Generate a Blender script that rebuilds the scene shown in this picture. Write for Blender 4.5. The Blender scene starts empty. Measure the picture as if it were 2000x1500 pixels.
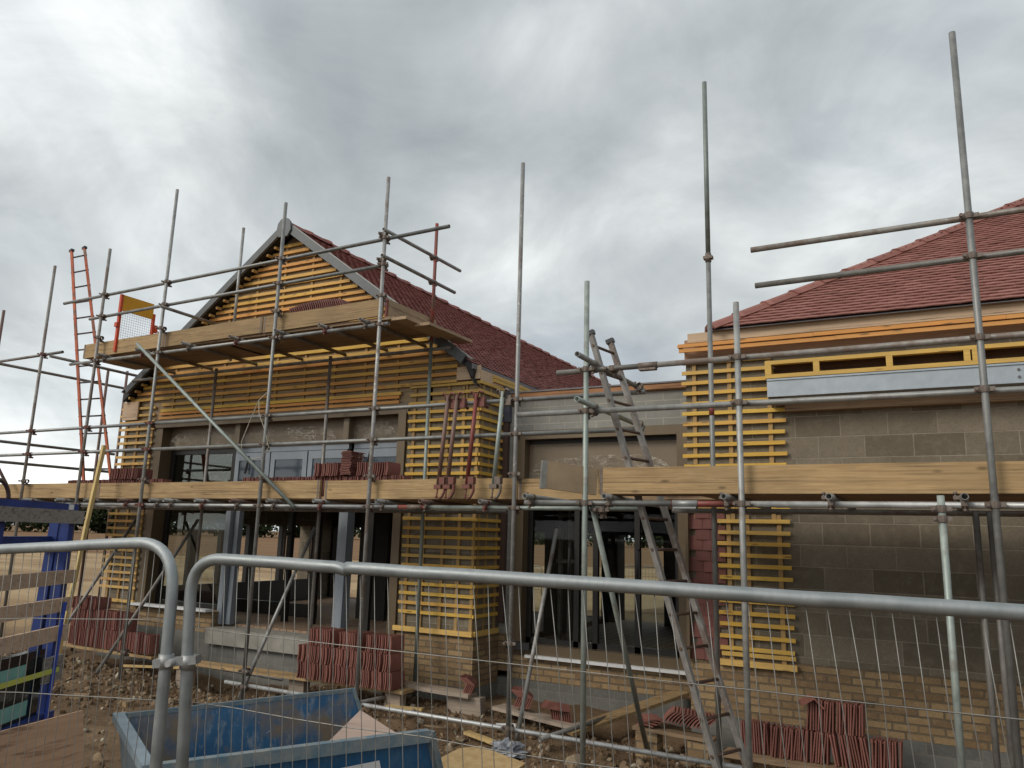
import bpy, bmesh, math, random
import numpy as np
from mathutils import Matrix, Vector, Euler

random.seed(7)
rng = np.random.default_rng(7)
C = bpy.context.scene.collection
SC = bpy.context.scene
H = 2.1                      # camera height above the yard; z below is written relative to the camera and lifted by H

# ------------------------------------------------------------------ camera
F_PX, PITCH, ROLL, YAW = 1517.17554, .193747123, .0277753178, -.492388349
_cy, _sy = math.cos(YAW), math.sin(YAW)
_fwd = Vector((_sy*math.cos(PITCH), _cy*math.cos(PITCH), math.sin(PITCH)))
_right = Vector((_cy, -_sy, 0)); _up = _right.cross(_fwd)
_r = math.cos(ROLL)*_right + math.sin(ROLL)*_up
_u = -math.sin(ROLL)*_right + math.cos(ROLL)*_up
cam = bpy.data.cameras.new('camera'); cam.sensor_width = 36; cam.lens = F_PX/2000*36
cam.clip_start = .05; cam.clip_end = 3000
co = bpy.data.objects.new('camera', cam); C.objects.link(co)
co.matrix_world = Matrix(((_r.x, _u.x, -_fwd.x, 0), (_r.y, _u.y, -_fwd.y, 0), (_r.z, _u.z, -_fwd.z, H), (0, 0, 0, 1)))
SC.camera = co

# ------------------------------------------------------------------ node helpers
class NT:
    def __init__(s, tree): s.t = tree; s.n = tree.nodes; s.l = tree.links
    def add(s, typ, **kw):
        nd = s.n.new(typ)
        for k, v in kw.items():
            if k.startswith('i_'): nd.inputs[k[2:].replace('_', ' ')].default_value = v
            else: setattr(nd, k, v)
        return nd
    def link(s, a, b): s.l.new(a, b)
    def math(s, op, a, b=None, c=None, clamp=False):
        nd = s.n.new('ShaderNodeMath'); nd.operation = op; nd.use_clamp = clamp
        for i, v in enumerate((a, b, c)):
            if v is None: continue
            if isinstance(v, (int, float)): nd.inputs[i].default_value = v
            else: s.link(v, nd.inputs[i])
        return nd.outputs[0]
    def mix(s, f, a, b, typ='MIX'):
        nd = s.n.new('ShaderNodeMix'); nd.data_type = 'RGBA'; nd.blend_type = typ
        for sock, v in ((nd.inputs[0], f), (nd.inputs[6], a), (nd.inputs[7], b)):
            if isinstance(v, (int, float)): sock.default_value = v
            elif isinstance(v, (tuple, list)): sock.default_value = (*v, 1) if len(v) == 3 else v
            else: s.link(v, sock)
        return nd.outputs[2]
    def ramp(s, f, stops, interp='LINEAR'):
        nd = s.n.new('ShaderNodeValToRGB'); nd.color_ramp.interpolation = interp
        e = nd.color_ramp.elements
        while len(e) < len(stops): e.new(.5)
        for el, (p, c) in zip(e, stops):
            el.position = p; el.color = (*c, 1) if isinstance(c, (tuple, list)) else (c, c, c, 1)
        s.link(f, nd.inputs[0]); return nd.outputs[0]
    def noise(s, vec, scale, detail=4, rough=.55, dist=0):
        nd = s.add('ShaderNodeTexNoise'); nd.inputs['Scale'].default_value = scale; nd.inputs['Detail'].default_value = detail
        nd.inputs['Roughness'].default_value = rough; nd.inputs['Distortion'].default_value = dist
        s.link(vec, nd.inputs['Vector']); return nd.outputs['Fac']
    def scale(s, vec, sc):
        nd = s.add('ShaderNodeVectorMath', operation='MULTIPLY'); s.link(vec, nd.inputs[0]); nd.inputs[1].default_value = sc
        return nd.outputs[0]

# ------------------------------------------------------------------ world: broken overcast
W = bpy.data.worlds.new('World'); SC.world = W; W.use_nodes = True
nt = NT(W.node_tree); nt.n.clear()
SUN_EL, SUN_AZ = math.radians(34), math.radians(212)      # azimuth from +Y clockwise: behind the camera, a little left
sky = nt.add('ShaderNodeTexSky', sky_type='NISHITA', sun_disc=False, sun_elevation=SUN_EL, sun_rotation=SUN_AZ)
tc = nt.add('ShaderNodeTexCoord'); d = tc.outputs['Generated']
sep = nt.add('ShaderNodeSeparateXYZ'); nt.link(d, sep.inputs[0])
den = nt.math('ADD', nt.math('MAXIMUM', sep.outputs[2], 0.0), .40)
cmb = nt.add('ShaderNodeCombineXYZ')
nt.link(nt.math('DIVIDE', sep.outputs[0], den), cmb.inputs[0]); nt.link(nt.math('DIVIDE', sep.outputs[1], den), cmb.inputs[1])
p = cmb.outputs[0]
n1 = nt.noise(p, 1.05, 8, .52, .6)
n2 = nt.noise(nt.scale(p, (1, 1, 1)), 3.3, 8, .58, .5)
v = nt.math('ADD', nt.math('MULTIPLY', nt.math('SUBTRACT', n1, .5), 2.3), nt.math('MULTIPLY', nt.math('SUBTRACT', n2, .5), 1.0))
v = nt.math('ADD', v, .50)
def lobe(dirv, k, amp):
    global v
    L = math.sqrt(sum(c*c for c in dirv))
    nd = nt.add('ShaderNodeVectorMath', operation='DOT_PRODUCT'); nt.link(d, nd.inputs[0]); nd.inputs[1].default_value = [c/L for c in dirv]
    q = nt.math('POWER', nt.math('MAXIMUM', nd.outputs['Value'], 0.0), k)
    v = nt.math('ADD', v, nt.math('MULTIPLY', q, amp))
def pxdir(x, y): return _fwd + (x-1000)/F_PX*_r - (y-750)/F_PX*_u
for x, y, k, a in ((60, 330, 200, .05), (420, 190, 500, .10), (330, 60, 400, .06), (1000, 500, 600, .10), (90, 900, 260, .34), (30, 500, 300, -.26), (620, 200, 120, -.20), (860, 120, 700, .20), (980, 60, 900, .16), (520, 330, 400, -.10), (1340, 300, 500, .10), (880, 420, 900, .13),
                   (150, 760, 300, -.14), (1000, 540, 700, .12), (1560, 60, 60, -.10), (1050, 80, 300, .08), (1300, 420, 120, .06), (1600, 420, 260, .06), (750, 300, 160, -.06)):
    lobe(pxdir(x, y), k, a)
lobe((math.sin(SUN_AZ)*math.cos(SUN_EL), math.cos(SUN_AZ)*math.cos(SUN_EL), math.sin(SUN_EL)), 2.5, .62)
cl = nt.ramp(v, ((0.0, (.285, .32, .345)), (.25, (.375, .41, .43)), (.45, (.465, .50, .515)), (.62, (.575, .61, .615)), (.8, (.73, .765, .765)), (1.0, (.95, .97, .96))))
cloud_hi = nt.math('MAXIMUM', nt.math('SUBTRACT', v, 1.0), 0.0)
cl = nt.mix(1.0, cl, nt.mix(cloud_hi, (1, 1, 1), (3.2, 3.15, 3.05)), 'MULTIPLY')
gap = nt.math('MULTIPLY', nt.ramp(nt.noise(nt.scale(p, (1, 1, 1)), 1.7, 3, .5), ((.48, 0.0), (.66, 1.0))), .4)
skyc = nt.mix(1.0, sky.outputs[0], (.11, .11, .11), 'MULTIPLY')
col = nt.mix(gap, cl, nt.mix(.55, skyc, cl))
bg = nt.add('ShaderNodeBackground'); nt.link(col, bg.inputs[0]); bg.inputs[1].default_value = 1.0
out = nt.add('ShaderNodeOutputWorld'); nt.link(bg.outputs[0], out.inputs[0])

sun = bpy.data.lights.new('sun', 'SUN'); sun.energy = 1.3; sun.angle = math.radians(20); sun.color = (1, .91, .79)
so = bpy.data.objects.new('sun', sun); C.objects.link(so); so.location = (0, -5, 30)
sd = Vector((math.sin(SUN_AZ)*math.cos(SUN_EL), math.cos(SUN_AZ)*math.cos(SUN_EL), math.sin(SUN_EL)))
so.rotation_euler = sd.to_track_quat('Z', 'Y').to_euler()
SC.view_settings.view_transform = 'Standard'; SC.view_settings.look = 'None'; SC.view_settings.exposure = .24; SC.view_settings.gamma = 1
SC.cycles.max_bounces = 7; SC.cycles.transparent_max_bounces = 24; SC.cycles.diffuse_bounces = 3
SC.cycles.use_denoising = True

# ------------------------------------------------------------------ materials
def new_mat(name):
    m = bpy.data.materials.new(name); m.use_nodes = True
    n = NT(m.node_tree); n.n.clear()
    o = n.add('ShaderNodeOutputMaterial'); b = n.add('ShaderNodeBsdfPrincipled'); n.link(b.outputs[0], o.inputs[0])
    return m, n, b, o
def coords(n): return n.add('ShaderNodeTexCoord').outputs['Object']
def bump(n, b, h, strength=.3, dist=.01):
    nd = n.add('ShaderNodeBump'); nd.inputs['Strength'].default_value = strength; nd.inputs['Distance'].default_value = dist
    n.link(h, nd.inputs['Height']); n.link(nd.outputs[0], b.inputs['Normal'])
def island(n): return n.add('ShaderNodeNewGeometry').outputs['Random Per Island']
def objrand(n): return n.add('ShaderNodeObjectInfo').outputs['Random']

def m_tube(name, c1, c2, rust=.12, metal=.45, splash=0.0):
    m, n, b, o = new_mat(name); v = coords(n)
    f = n.noise(v, 9, 5, .6); g = n.noise(n.scale(v, (1, 1, .35)), 55, 3, .6)
    c = n.mix(n.ramp(f, ((.35, 0.0), (.65, 1.0))), c1, c2)
    c = n.mix(n.math('MULTIPLY', g, .5), c, tuple(x*.6 for x in c1))
    rr = n.noise(v, 3.1, 5, .65); r2 = n.math('ADD', rr, n.math('MULTIPLY', n.math('SUBTRACT', objrand(n), .5), .16))
    rf = n.ramp(r2, ((.68-rust, 0.0), (.80-rust, 1.0)))
    c = n.mix(n.math('MULTIPLY', rf, .75), c, (.115, .075, .055))
    if splash:
        sp = n.ramp(n.noise(v, 26, 4, .7), ((.60, 0.0), (.66, 1.0)))
        c = n.mix(n.math('MULTIPLY', sp, splash), c, (.55, .54, .50))
    # per-tube value
    c = n.mix(1.0, c, n.ramp(objrand(n), ((0.0, .72), (1.0, 1.18))), 'MULTIPLY')
    n.link(c, b.inputs['Base Color'])
    n.link(n.math('MULTIPLY', n.math('SUBTRACT', 1.0, rf), metal), b.inputs['Metallic'])
    n.link(n.ramp(f, ((.3, .42), (.7, .62))), b.inputs['Roughness']); bump(n, b, g, .15, .004)
    return m
def m_wood(name, c1, c2, axis=0, knots=.5, rnd=.35, by='island', stain=.35):
    m, n, b, o = new_mat(name); v = coords(n)
    rn = island(n) if by == 'island' else objrand(n)
    off = n.add('ShaderNodeVectorMath', operation='ADD'); n.link(v, off.inputs[0])
    cx = n.add('ShaderNodeCombineXYZ')
    for i in range(3): n.link(n.math('MULTIPLY', rn, 13.7+7*i), cx.inputs[i])
    n.link(cx.outputs[0], off.inputs[1]); v2 = off.outputs[0]
    sc = [22, 22, 22]; sc[axis] = 1.3
    g = n.noise(n.scale(v2, sc), 2.2, 6, .62, .6)
    sc3 = [1.0, 1.0, 1.0]; sc3[axis] = .45
    st = n.noise(n.scale(v2, sc3), 3.2, 4, .6)
    c = n.mix(n.ramp(g, ((.32, 0.0), (.68, 1.0))), c1, c2)
    c = n.mix(n.math('MULTIPLY', n.ramp(st, ((.45, 0.0), (.75, 1.0))), stain), c, tuple(x*.45 for x in c1))
    if knots:
        vo = n.add('ShaderNodeTexVoronoi'); vo.inputs['Scale'].default_value = 1.0
        sck = [7, 7, 7]; sck[axis] = 2.6
        n.link(n.scale(v2, sck), vo.inputs['Vector'])
        k = n.ramp(vo.outputs['Distance'], ((.05, 1.0), (.13, 0.0)))
        c = n.mix(n.math('MULTIPLY', k, knots), c, tuple(x*.22 for x in c1))
    sc4 = [48, 48, 48]; sc4[axis] = .8
    fs_ = n.noise(n.scale(v2, sc4), 1.0, 3, .6, .3)
    c = n.mix(n.math('MULTIPLY', n.ramp(fs_, ((.54, 0.0), (.64, .95))), n.ramp(st, ((.35, 0.2), (.6, 1.0)))), c, tuple(x*.38 for x in c1))
    spl = n.ramp(n.noise(v2, 19, 4, .7), ((.655, 0.0), (.70, .6))); c = n.mix(n.math('MULTIPLY', spl, n.ramp(st, ((.4, 0.0), (.6, 1.0)))), c, (.36, .33, .28))
    sc5 = [5, 5, 5]; sc5[axis] = 2
    bl = n.noise(n.scale(v2, sc5), 1.0, 5, .65)
    c = n.mix(n.ramp(bl, ((.42, 0.0), (.72, .5 if knots else .15))), c, tuple(x*.62 for x in c2))
    c = n.mix(1.0, c, n.ramp(rn, ((0.0, 1-rnd), (1.0, 1+rnd*.35))), 'MULTIPLY')
    n.link(c, b.inputs['Base Color']); b.inputs['Roughness'].default_value = .75; bump(n, b, g, .25, .004)
    return m
def m_batten(name, stops, axis=0):
    m, n, b, o = new_mat(name); v = coords(n); rn = island(n)
    sc = [30, 30, 30]; sc[axis] = 1.6
    g = n.noise(n.scale(v, sc), 2.2, 5, .6)
    c = n.ramp(rn, stops)
    vo = n.add('ShaderNodeTexVoronoi'); vo.inputs['Scale'].default_value = 1.0
    sck = [14, 14, 14]; sck[axis] = 3.1
    n.link(n.scale(v, sck), vo.inputs['Vector']); c = n.mix(n.ramp(vo.outputs['Distance'], ((.09, .8), (.2, 0.0))), c, (.16, .085, .03))
    c = n.mix(n.ramp(g, ((.3, .0), (.75, .45))), c, (.30, .17, .05))
    st = n.noise(v, 2.3, 3, .6); c = n.mix(n.ramp(st, ((.5, 0.0), (.8, .35))), c, (.28, .19, .09))
    n.link(c, b.inputs['Base Color']); b.inputs['Roughness'].default_value = .7; bump(n, b, g, .2, .003)
    return m
def m_flat(name, col, rough=.6, metal=0.0, var=.25, scale=6, spec=.5, col2=None):
    m, n, b, o = new_mat(name); v = coords(n)
    f = n.noise(v, scale, 5, .6)
    c2 = col2 or tuple(x*(1-var) for x in col)
    c = n.mix(n.ramp(f, ((.35, 0.0), (.68, 1.0))), col, c2)
    n.link(c, b.inputs['Base Color']); b.inputs['Roughness'].default_value = rough; b.inputs['Metallic'].default_value = metal
    b.inputs['Specular IOR Level'].default_value = spec
    bump(n, b, n.noise(v, scale*9, 3, .6), .12, .004)
    return m
def m_masonry(name, bw, bh, mortar, c1, c2, cm, off=(0, 0), rough=.9, bstr=.5, dark=None, darkp=.1):
    m, n, b, o = new_mat(name); v = n.add('ShaderNodeNewGeometry').outputs['Position']
    s = n.add('ShaderNodeSeparateXYZ'); n.link(v, s.inputs[0])
    cx = n.add('ShaderNodeCombineXYZ')
    n.link(n.math('ADD', n.math('ADD', s.outputs[0], s.outputs[1]), off[0]), cx.inputs[0]); n.link(n.math('ADD', s.outputs[2], off[1]-H), cx.inputs[1])
    t = n.add('ShaderNodeTexBrick', offset=.5); n.link(cx.outputs[0], t.inputs['Vector'])
    t.inputs['Scale'].default_value = 1; t.inputs['Brick Width'].default_value = bw; t.inputs['Row Height'].default_value = bh
    t.inputs['Mortar Size'].default_value = mortar; t.inputs['Mortar Smooth'].default_value = .25; t.inputs['Bias'].default_value = 0
    t.inputs['Color1'].default_value = (0, 0, 0, 1); t.inputs['Color2'].default_value = (1, 1, 1, 1); t.inputs['Mortar'].default_value = (.5, .5, .5, 1)
    rnd = t.outputs['Color']
    fine = n.noise(v, 70, 4, .7); big = n.noise(v, 1.7, 5, .6); mid = n.noise(v, 11, 4, .65)
    c = n.mix(rnd, c1, c2)
    if dark:
        c = n.mix(n.math('MULTIPLY', n.ramp(rnd, ((.88, 0.0), (.93, 1.0)) if darkp < .2 else ((.7, 0.0), (.8, 1.0))), n.ramp(mid, ((.35, .3), (.65, 1.0)))), c, dark)
    c = n.mix(n.ramp(fine, ((.42, 0.0), (.7, .45))), c, tuple(x*.55 for x in c1))
    c = n.mix(n.ramp(mid, ((.5, 0.0), (.8, .4))), c, tuple(min(1, x*1.3) for x in c2))
    mj = n.math('MULTIPLY', t.outputs['Fac'], n.ramp(mid, ((.3, .55), (.6, 1.0))))
    c = n.mix(mj, c, cm)
    c = n.mix(n.ramp(big, ((.42, 0.0), (.75, .42))), c, tuple(x*.6 for x in c1))
    n.link(c, b.inputs['Base Color']); b.inputs['Roughness'].default_value = rough
    hgt = n.math('SUBTRACT', n.math('MULTIPLY', fine, .5), t.outputs['Fac'])
    bump(n, b, hgt, bstr, .012)
    return m

M = {}
M['galv'] = m_tube('galvanised_tube', (.25, .255, .25), (.38, .385, .37), .10)
M['galv_old'] = m_tube('weathered_tube', (.20, .192, .178), (.30, .29, .27), .16, .3)
M['galv_green'] = m_tube('pale_green_tube', (.23, .27, .25), (.34, .38, .35), .06, .35)
M['galv_bright'] = m_tube('bright_tube', (.36, .37, .37), (.52, .53, .53), .03, .6)
M['splash'] = m_tube('mortar_splashed_tube', (.25, .25, .245), (.34, .34, .33), .12, .35, .85)
M['redtube'] = m_tube('red_painted_tube', (.30, .045, .036), (.22, .085, .07), .18, .1)
M['rustred'] = m_tube('rusty_red_tube', (.21, .10, .08), (.17, .125, .105), .22, .15)
M['fence'] = m_tube('fence_zinc', (.33, .365, .375), (.46, .49, .50), .02, .55)
M['coupler'] = m_flat('rusty_steel', (.135, .095, .075), .65, .4, .5, 30, col2=(.20, .18, .16))
M['coupler_red'] = m_flat('rusty_red_steel', (.19, .06, .048), .7, .2, .4, 25, col2=(.13, .07, .055))
M['board'] = m_wood('scaffold_board', (.30, .19, .085), (.46, .315, .155), 0, .75, .25, 'obj', .5)
M['board_dark'] = m_wood('weathered_board', (.30, .195, .115), (.38, .26, .155), 0, .4, .3, 'obj')
M['board_y'] = m_wood('weathered_board_across', (.34, .235, .14), (.42, .30, .185), 1, .4, .3, 'obj')
M['board_grey'] = m_wood('grey_board', (.31, .245, .19), (.39, .32, .255), 0, .5, .25, 'obj')
M['ply'] = m_wood('plywood', (.52, .37, .24), (.60, .45, .31), 0, 0, .12, 'obj', .12)
M['ply_brown'] = m_wood('brown_plywood', (.36, .20, .115), (.43, .26, .155), 0, 0, .1, 'obj', .3)
M['ply_lean'] = m_wood('leaning_plywood', (.36, .215, .13), (.43, .275, .175), 1, 0, .1, 'obj', .2)
M['recess'] = m_wood('shaded_recess_board', (.17, .09, .05), (.21, .115, .065), 0, 0, .1, 'obj', .3)  # brown darkened in the colour for shade inside the beam recess
M['ply_pink'] = m_wood('pinkish_plywood', (.36, .26, .21), (.43, .325, .27), 0, .1, .1, 'obj', .25)
M['osb'] = m_flat('yellow_strand_board', (.44, .32, .16), .8, 0, .35, 14, col2=(.34, .22, .10))
YEL = ((0.0, (.58, .33, .05)), (.3, (.70, .44, .06)), (.55, (.62, .40, .10)), (.8, (.74, .48, .07)), (1.0, (.64, .36, .08)))
MIXD = ((0.0, (.68, .29, .065)), (.3, (.72, .37, .09)), (.55, (.76, .49, .07)), (.8, (.70, .40, .11)), (1.0, (.74, .46, .10)))
ORA = ((0.0, (.62, .22, .05)), (.5, (.68, .29, .07)), (1.0, (.64, .31, .09)))
M['bat_y'] = m_batten('yellow_batten', YEL); M['bat_y_y'] = m_batten('yellow_batten_across', YEL, 1); M['bat_z'] = m_batten('upright_batten', ((0.0, (.27, .175, .08)), (1.0, (.38, .25, .10))), 2)  # upright colour is darkened for the shade behind the cross battens
M['bat_m'] = m_batten('mixed_batten', MIXD); M['bat_o'] = m_batten('orange_batten', ORA); M['bat_t'] = m_batten('tan_batten', ((0.0, (.66, .37, .12)), (.5, (.72, .47, .13)), (1.0, (.72, .46, .17))))
M['bat_low'] = m_batten('brown_batten', ((0.0, (.46, .27, .10)), (1.0, (.58, .38, .12))))
M['slatwood'] = m_wood('stillage_slat', (.42, .29, .20), (.52, .375, .27), 1, .7, .2, 'obj')
M['slatgrey'] = m_wood('stillage_slat_grey', (.20, .18, .165), (.29, .265, .24), 1, .5, .2, 'obj')
M['timber_y'] = m_wood('pale_timber', (.58, .42, .17), (.66, .50, .22), 2, .3, .1, 'obj')
M['timber_x'] = m_wood('pale_timber_flat', (.55, .38, .16), (.64, .46, .20), 0, .3, .1, 'obj')
M['block'] = m_masonry('concrete_block', .45, .225, .006, (.135, .112, .078), (.235, .20, .15), (.29, .255, .20), (.12, .00), .95, .7)
M['block_link'] = m_masonry('concrete_block_grey', .45, .225, .008, (.25, .245, .22), (.29, .285, .26), (.36, .34, .29), (.0, .06), .95, .35)
M['footing'] = m_masonry('grey_footing_block', .45, .225, .006, (.125, .123, .112), (.19, .187, .17), (.20, .185, .155), (.2, .1), .95, .4)
M['brick'] = m_masonry('buff_brick', .225, .075, .010, (.22, .14, .072), (.42, .295, .155), (.14, .11, .075), (.03, .0), .9, .9, (.12, .07, .04), .1)
M['concrete'] = m_flat('concrete', (.30, .285, .25), .9, 0, .3, 4)
M['bronze'] = m_flat('bronze_aluminium', (.145, .105, .062), .42, .25, .15, 3)
M['bronze_panel'] = m_flat('bronze_panel', (.20, .155, .105), .5, .15, .12, 2)
M['darkframe'] = m_flat('dark_frame', (.022, .020, .018), .4, .2, .2, 4)
M['bluefilm'] = m_flat('blue_film_frame', (.26, .295, .335), .35, .1, .12, 5)
M['steelbeam'] = m_flat('galvanised_beam', (.37, .415, .455), .5, .45, .35, 7, col2=(.31, .35, .39))
M['verge'] = m_flat('grey_verge', (.10, .112, .118), .45, .0, .2, 5)
M['membrane'] = m_flat('grey_membrane', (.17, .16, .17), .6, 0, .2, 8)
M['black'] = m_flat('black_plastic', (.018, .018, .02), .5, 0, .3, 6)
M['dpc'] = m_flat('damp_proof_sheet', (.045, .05, .065), .35, 0, .5, 9, col2=(.10, .11, .14))
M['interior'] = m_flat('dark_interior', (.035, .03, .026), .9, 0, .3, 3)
M['interior_brown'] = m_wood('interior_timber', (.28, .14, .07), (.34, .18, .09), 2, 0, .1, 'obj')
M['white'] = m_flat('white_plastic', (.72, .73, .74), .5, 0, .1, 4)
M['teal'] = m_flat('teal_paper', (.20, .40, .36), .8, 0, .2, 8)
M['wire'] = m_flat('galvanised_wire', (.27, .265, .245), .45, .5, .3, 12)
M['ladder_o'] = m_tube('orange_ladder', (.55, .13, .045), (.42, .09, .035), .08, .1)
M['ladder_s'] = m_tube('steel_ladder', (.27, .255, .235), (.37, .355, .335), .16, .35, .35)
M['rung'] = m_flat('grey_rung', (.16, .15, .145), .5, .4, .3, 9)
M['rung_b'] = m_flat('brown_rung', (.12, .075, .055), .55, .3, .3, 9)
M['gate_y'] = m_flat('yellow_gate', (.66, .34, .015), .5, 0, .1, 4)
M['gate_r'] = m_flat('red_gate', (.55, .065, .02), .5, 0, .15, 5)
M['stil_b'] = m_flat('blue_steel', (.018, .046, .22), .5, 0, .35, 7)
M['strap_b'] = m_flat('blue_strap', (.02, .07, .42), .5, 0, .1, 7)
M['strap_y'] = m_flat('yellow_strap', (.50, .52, .10), .6, 0, .15, 7)
M['cord'] = m_flat('pale_cord', (.42, .39, .31), .7, 0, .15, 7)
M['hose'] = m_flat('brown_hose', (.085, .055, .04), .5, 0, .2, 6)
M['cutedge'] = m_flat('cut_edge', (.30, .10, .085), .8, 0, .3, 9)

def mk_tile(name, c1, c2, by):
    m, n, b, o = new_mat(name); v = coords(n)
    rn = island(n) if by == 'island' else objrand(n)
    f = n.noise(v, 5, 4, .6); g = n.noise(v, 90, 3, .6)
    c = n.mix(rn, c1, c2); c = n.mix(n.ramp(f, ((.4, 0.0), (.75, .4))), c, tuple(x*.7 for x in c1))
    c = n.mix(n.ramp(n.math('FRACT', n.math('MULTIPLY', rn, 17.3)), ((.86, 0.0), (.95, .35))), c, tuple(x*.55 for x in c1))
    c = n.mix(n.ramp(g, ((.5, 0.0), (.8, .25))), c, tuple(min(1, x*1.3) for x in c2))
    n.link(c, b.inputs['Base Color']); b.inputs['Roughness'].default_value = .72; bump(n, b, g, .2, .003); return m
M['tile'] = mk_tile('clay_tile_roof', (.21, .080, .062), (.285, .120, .097), 'island')
M['tile_l'] = mk_tile('clay_tile_roof_left', (.20, .064, .052), (.28, .100, .082), 'island')
M['tile_loose'] = mk_tile('clay_tile_loose', (.165, .062, .046), (.285, .115, .088), 'obj')
M['tile_stuff'] = mk_tile('clay_tile_heaps', (.165, .062, .05), (.25, .096, .076), 'island')
M['tile_hung'] = mk_tile('clay_tile_hung', (.13, .043, .036), (.19, .066, .053), 'island')

def m_glass(name, tint, refl=.16, rough=.02, opac=.25):
    m, n, b, o = new_mat(name); n.n.remove(b)
    tr = n.add('ShaderNodeBsdfTransparent'); tr.inputs[0].default_value = (*tint, 1)
    gl = n.add('ShaderNodeBsdfGlossy'); gl.inputs['Roughness'].default_value = rough
    fr = n.add('ShaderNodeFresnel'); fr.inputs[0].default_value = 1.5
    mx = n.add('ShaderNodeMixShader'); n.link(n.math('MULTIPLY', fr.outputs[0], refl/.04*.3, clamp=True), mx.inputs[0])
    n.link(tr.outputs[0], mx.inputs[1]); n.link(gl.outputs[0], mx.inputs[2]); n.link(mx.outputs[0], o.inputs[0]); return m
M['glass'] = m_glass('window_glass', (.80, .83, .81), .035)
M['glass_dark'] = m_flat('dark_reflecting_glass', (.012, .018, .018), .06, 0, .1, 2, .5)
M['glass_blue'] = m_flat('sky_tinted_glass', (.050, .068, .092), .08, 0, .18, 1.5, .6)  # blue base colour stands in for part of the reflected sky
def m_film():
    m, n, b, o = new_mat('clear_wrinkled_film'); n.n.remove(b); v = coords(n)
    tr = n.add('ShaderNodeBsdfTransparent'); gl = n.add('ShaderNodeBsdfGlossy'); gl.inputs['Roughness'].default_value = .18
    gl.inputs[0].default_value = (.9, .86, .78, 1)
    w = n.noise(n.scale(v, (1, 1, 2.5)), 7, 5, .7, 1.6)
    bp = n.add('ShaderNodeBump'); bp.inputs['Strength'].default_value = 1; bp.inputs['Distance'].default_value = .06; n.link(w, bp.inputs['Height']); n.link(bp.outputs[0], gl.inputs['Normal'])
    mx = n.add('ShaderNodeMixShader'); n.link(n.ramp(w, ((.38, .04), (.62, .20))), mx.inputs[0])
    n.link(tr.outputs[0], mx.inputs[1]); n.link(gl.outputs[0], mx.inputs[2])
    w2 = n.noise(n.scale(v, (.40, 1, 1.3)), 5.5, 4, .6, 2.0)
    cr = n.ramp(n.math('ABSOLUTE', n.math('SUBTRACT', w2, .5)), ((0.0, .34), (.040, 0.0)))
    df = n.add('ShaderNodeBsdfDiffuse'); df.inputs[0].default_value = (.75, .72, .64, 1)
    m2 = n.add('ShaderNodeMixShader'); n.link(n.math('MULTIPLY', cr, n.ramp(n.noise(v, 3.2, 2, .5), ((.47, .0), (.60, 1.0)))), m2.inputs[0]); n.link(mx.outputs[0], m2.inputs[1]); n.link(df.outputs[0], m2.inputs[2]); n.link(m2.outputs[0], o.inputs[0]); return m
M['film'] = m_film()
def m_skip(name, dirt):
    m, n, b, o = new_mat(name); v = coords(n)
    f = n.noise(v, 4.5, 6, .68, .4); g = n.noise(n.scale(v, (1, 1, .4)), 18, 5, .7)
    s = n.add('ShaderNodeSeparateXYZ'); n.link(v, s.inputs[0])
    c = n.mix(n.ramp(f, ((.4, 0.0), (.7, 1.0))), (.012, .085, .20), (.02, .12, .25))
    c = n.mix(n.math('MULTIPLY', n.ramp(g, ((.5, 0.0), (.68, 1.0))), .35*dirt+.05), c, (.30, .34, .36))
    c = n.mix(n.math('MULTIPLY', n.ramp(n.noise(v, 1.9, 5, .65), ((.46, 0.0), (.62, 1.0))), dirt*.8), c, (.17, .13, .09))
    sp = n.ramp(n.noise(v, 42, 3, .7), ((.68, 0.0), (.72, 1.0))); c = n.mix(n.math('MULTIPLY', sp, .5*dirt+.15), c, (.45, .48, .5))
    n.link(c, b.inputs['Base Color']); b.inputs['Roughness'].default_value = .5; bump(n, b, f, .2, .02); return m
M['skip_in'] = m_skip('dirty_blue_skip', 1.35); M['skip_out'] = m_skip('blue_skip', .12)
M['skip_rim'] = m_flat('worn_skip_rim', (.10, .17, .22), .6, .1, .4, 14, col2=(.24, .25, .24))
M['skip_end'] = m_flat('pale_skip_end', (.24, .30, .34), .6, .0, .3, 7, col2=(.17, .22, .26))
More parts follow.
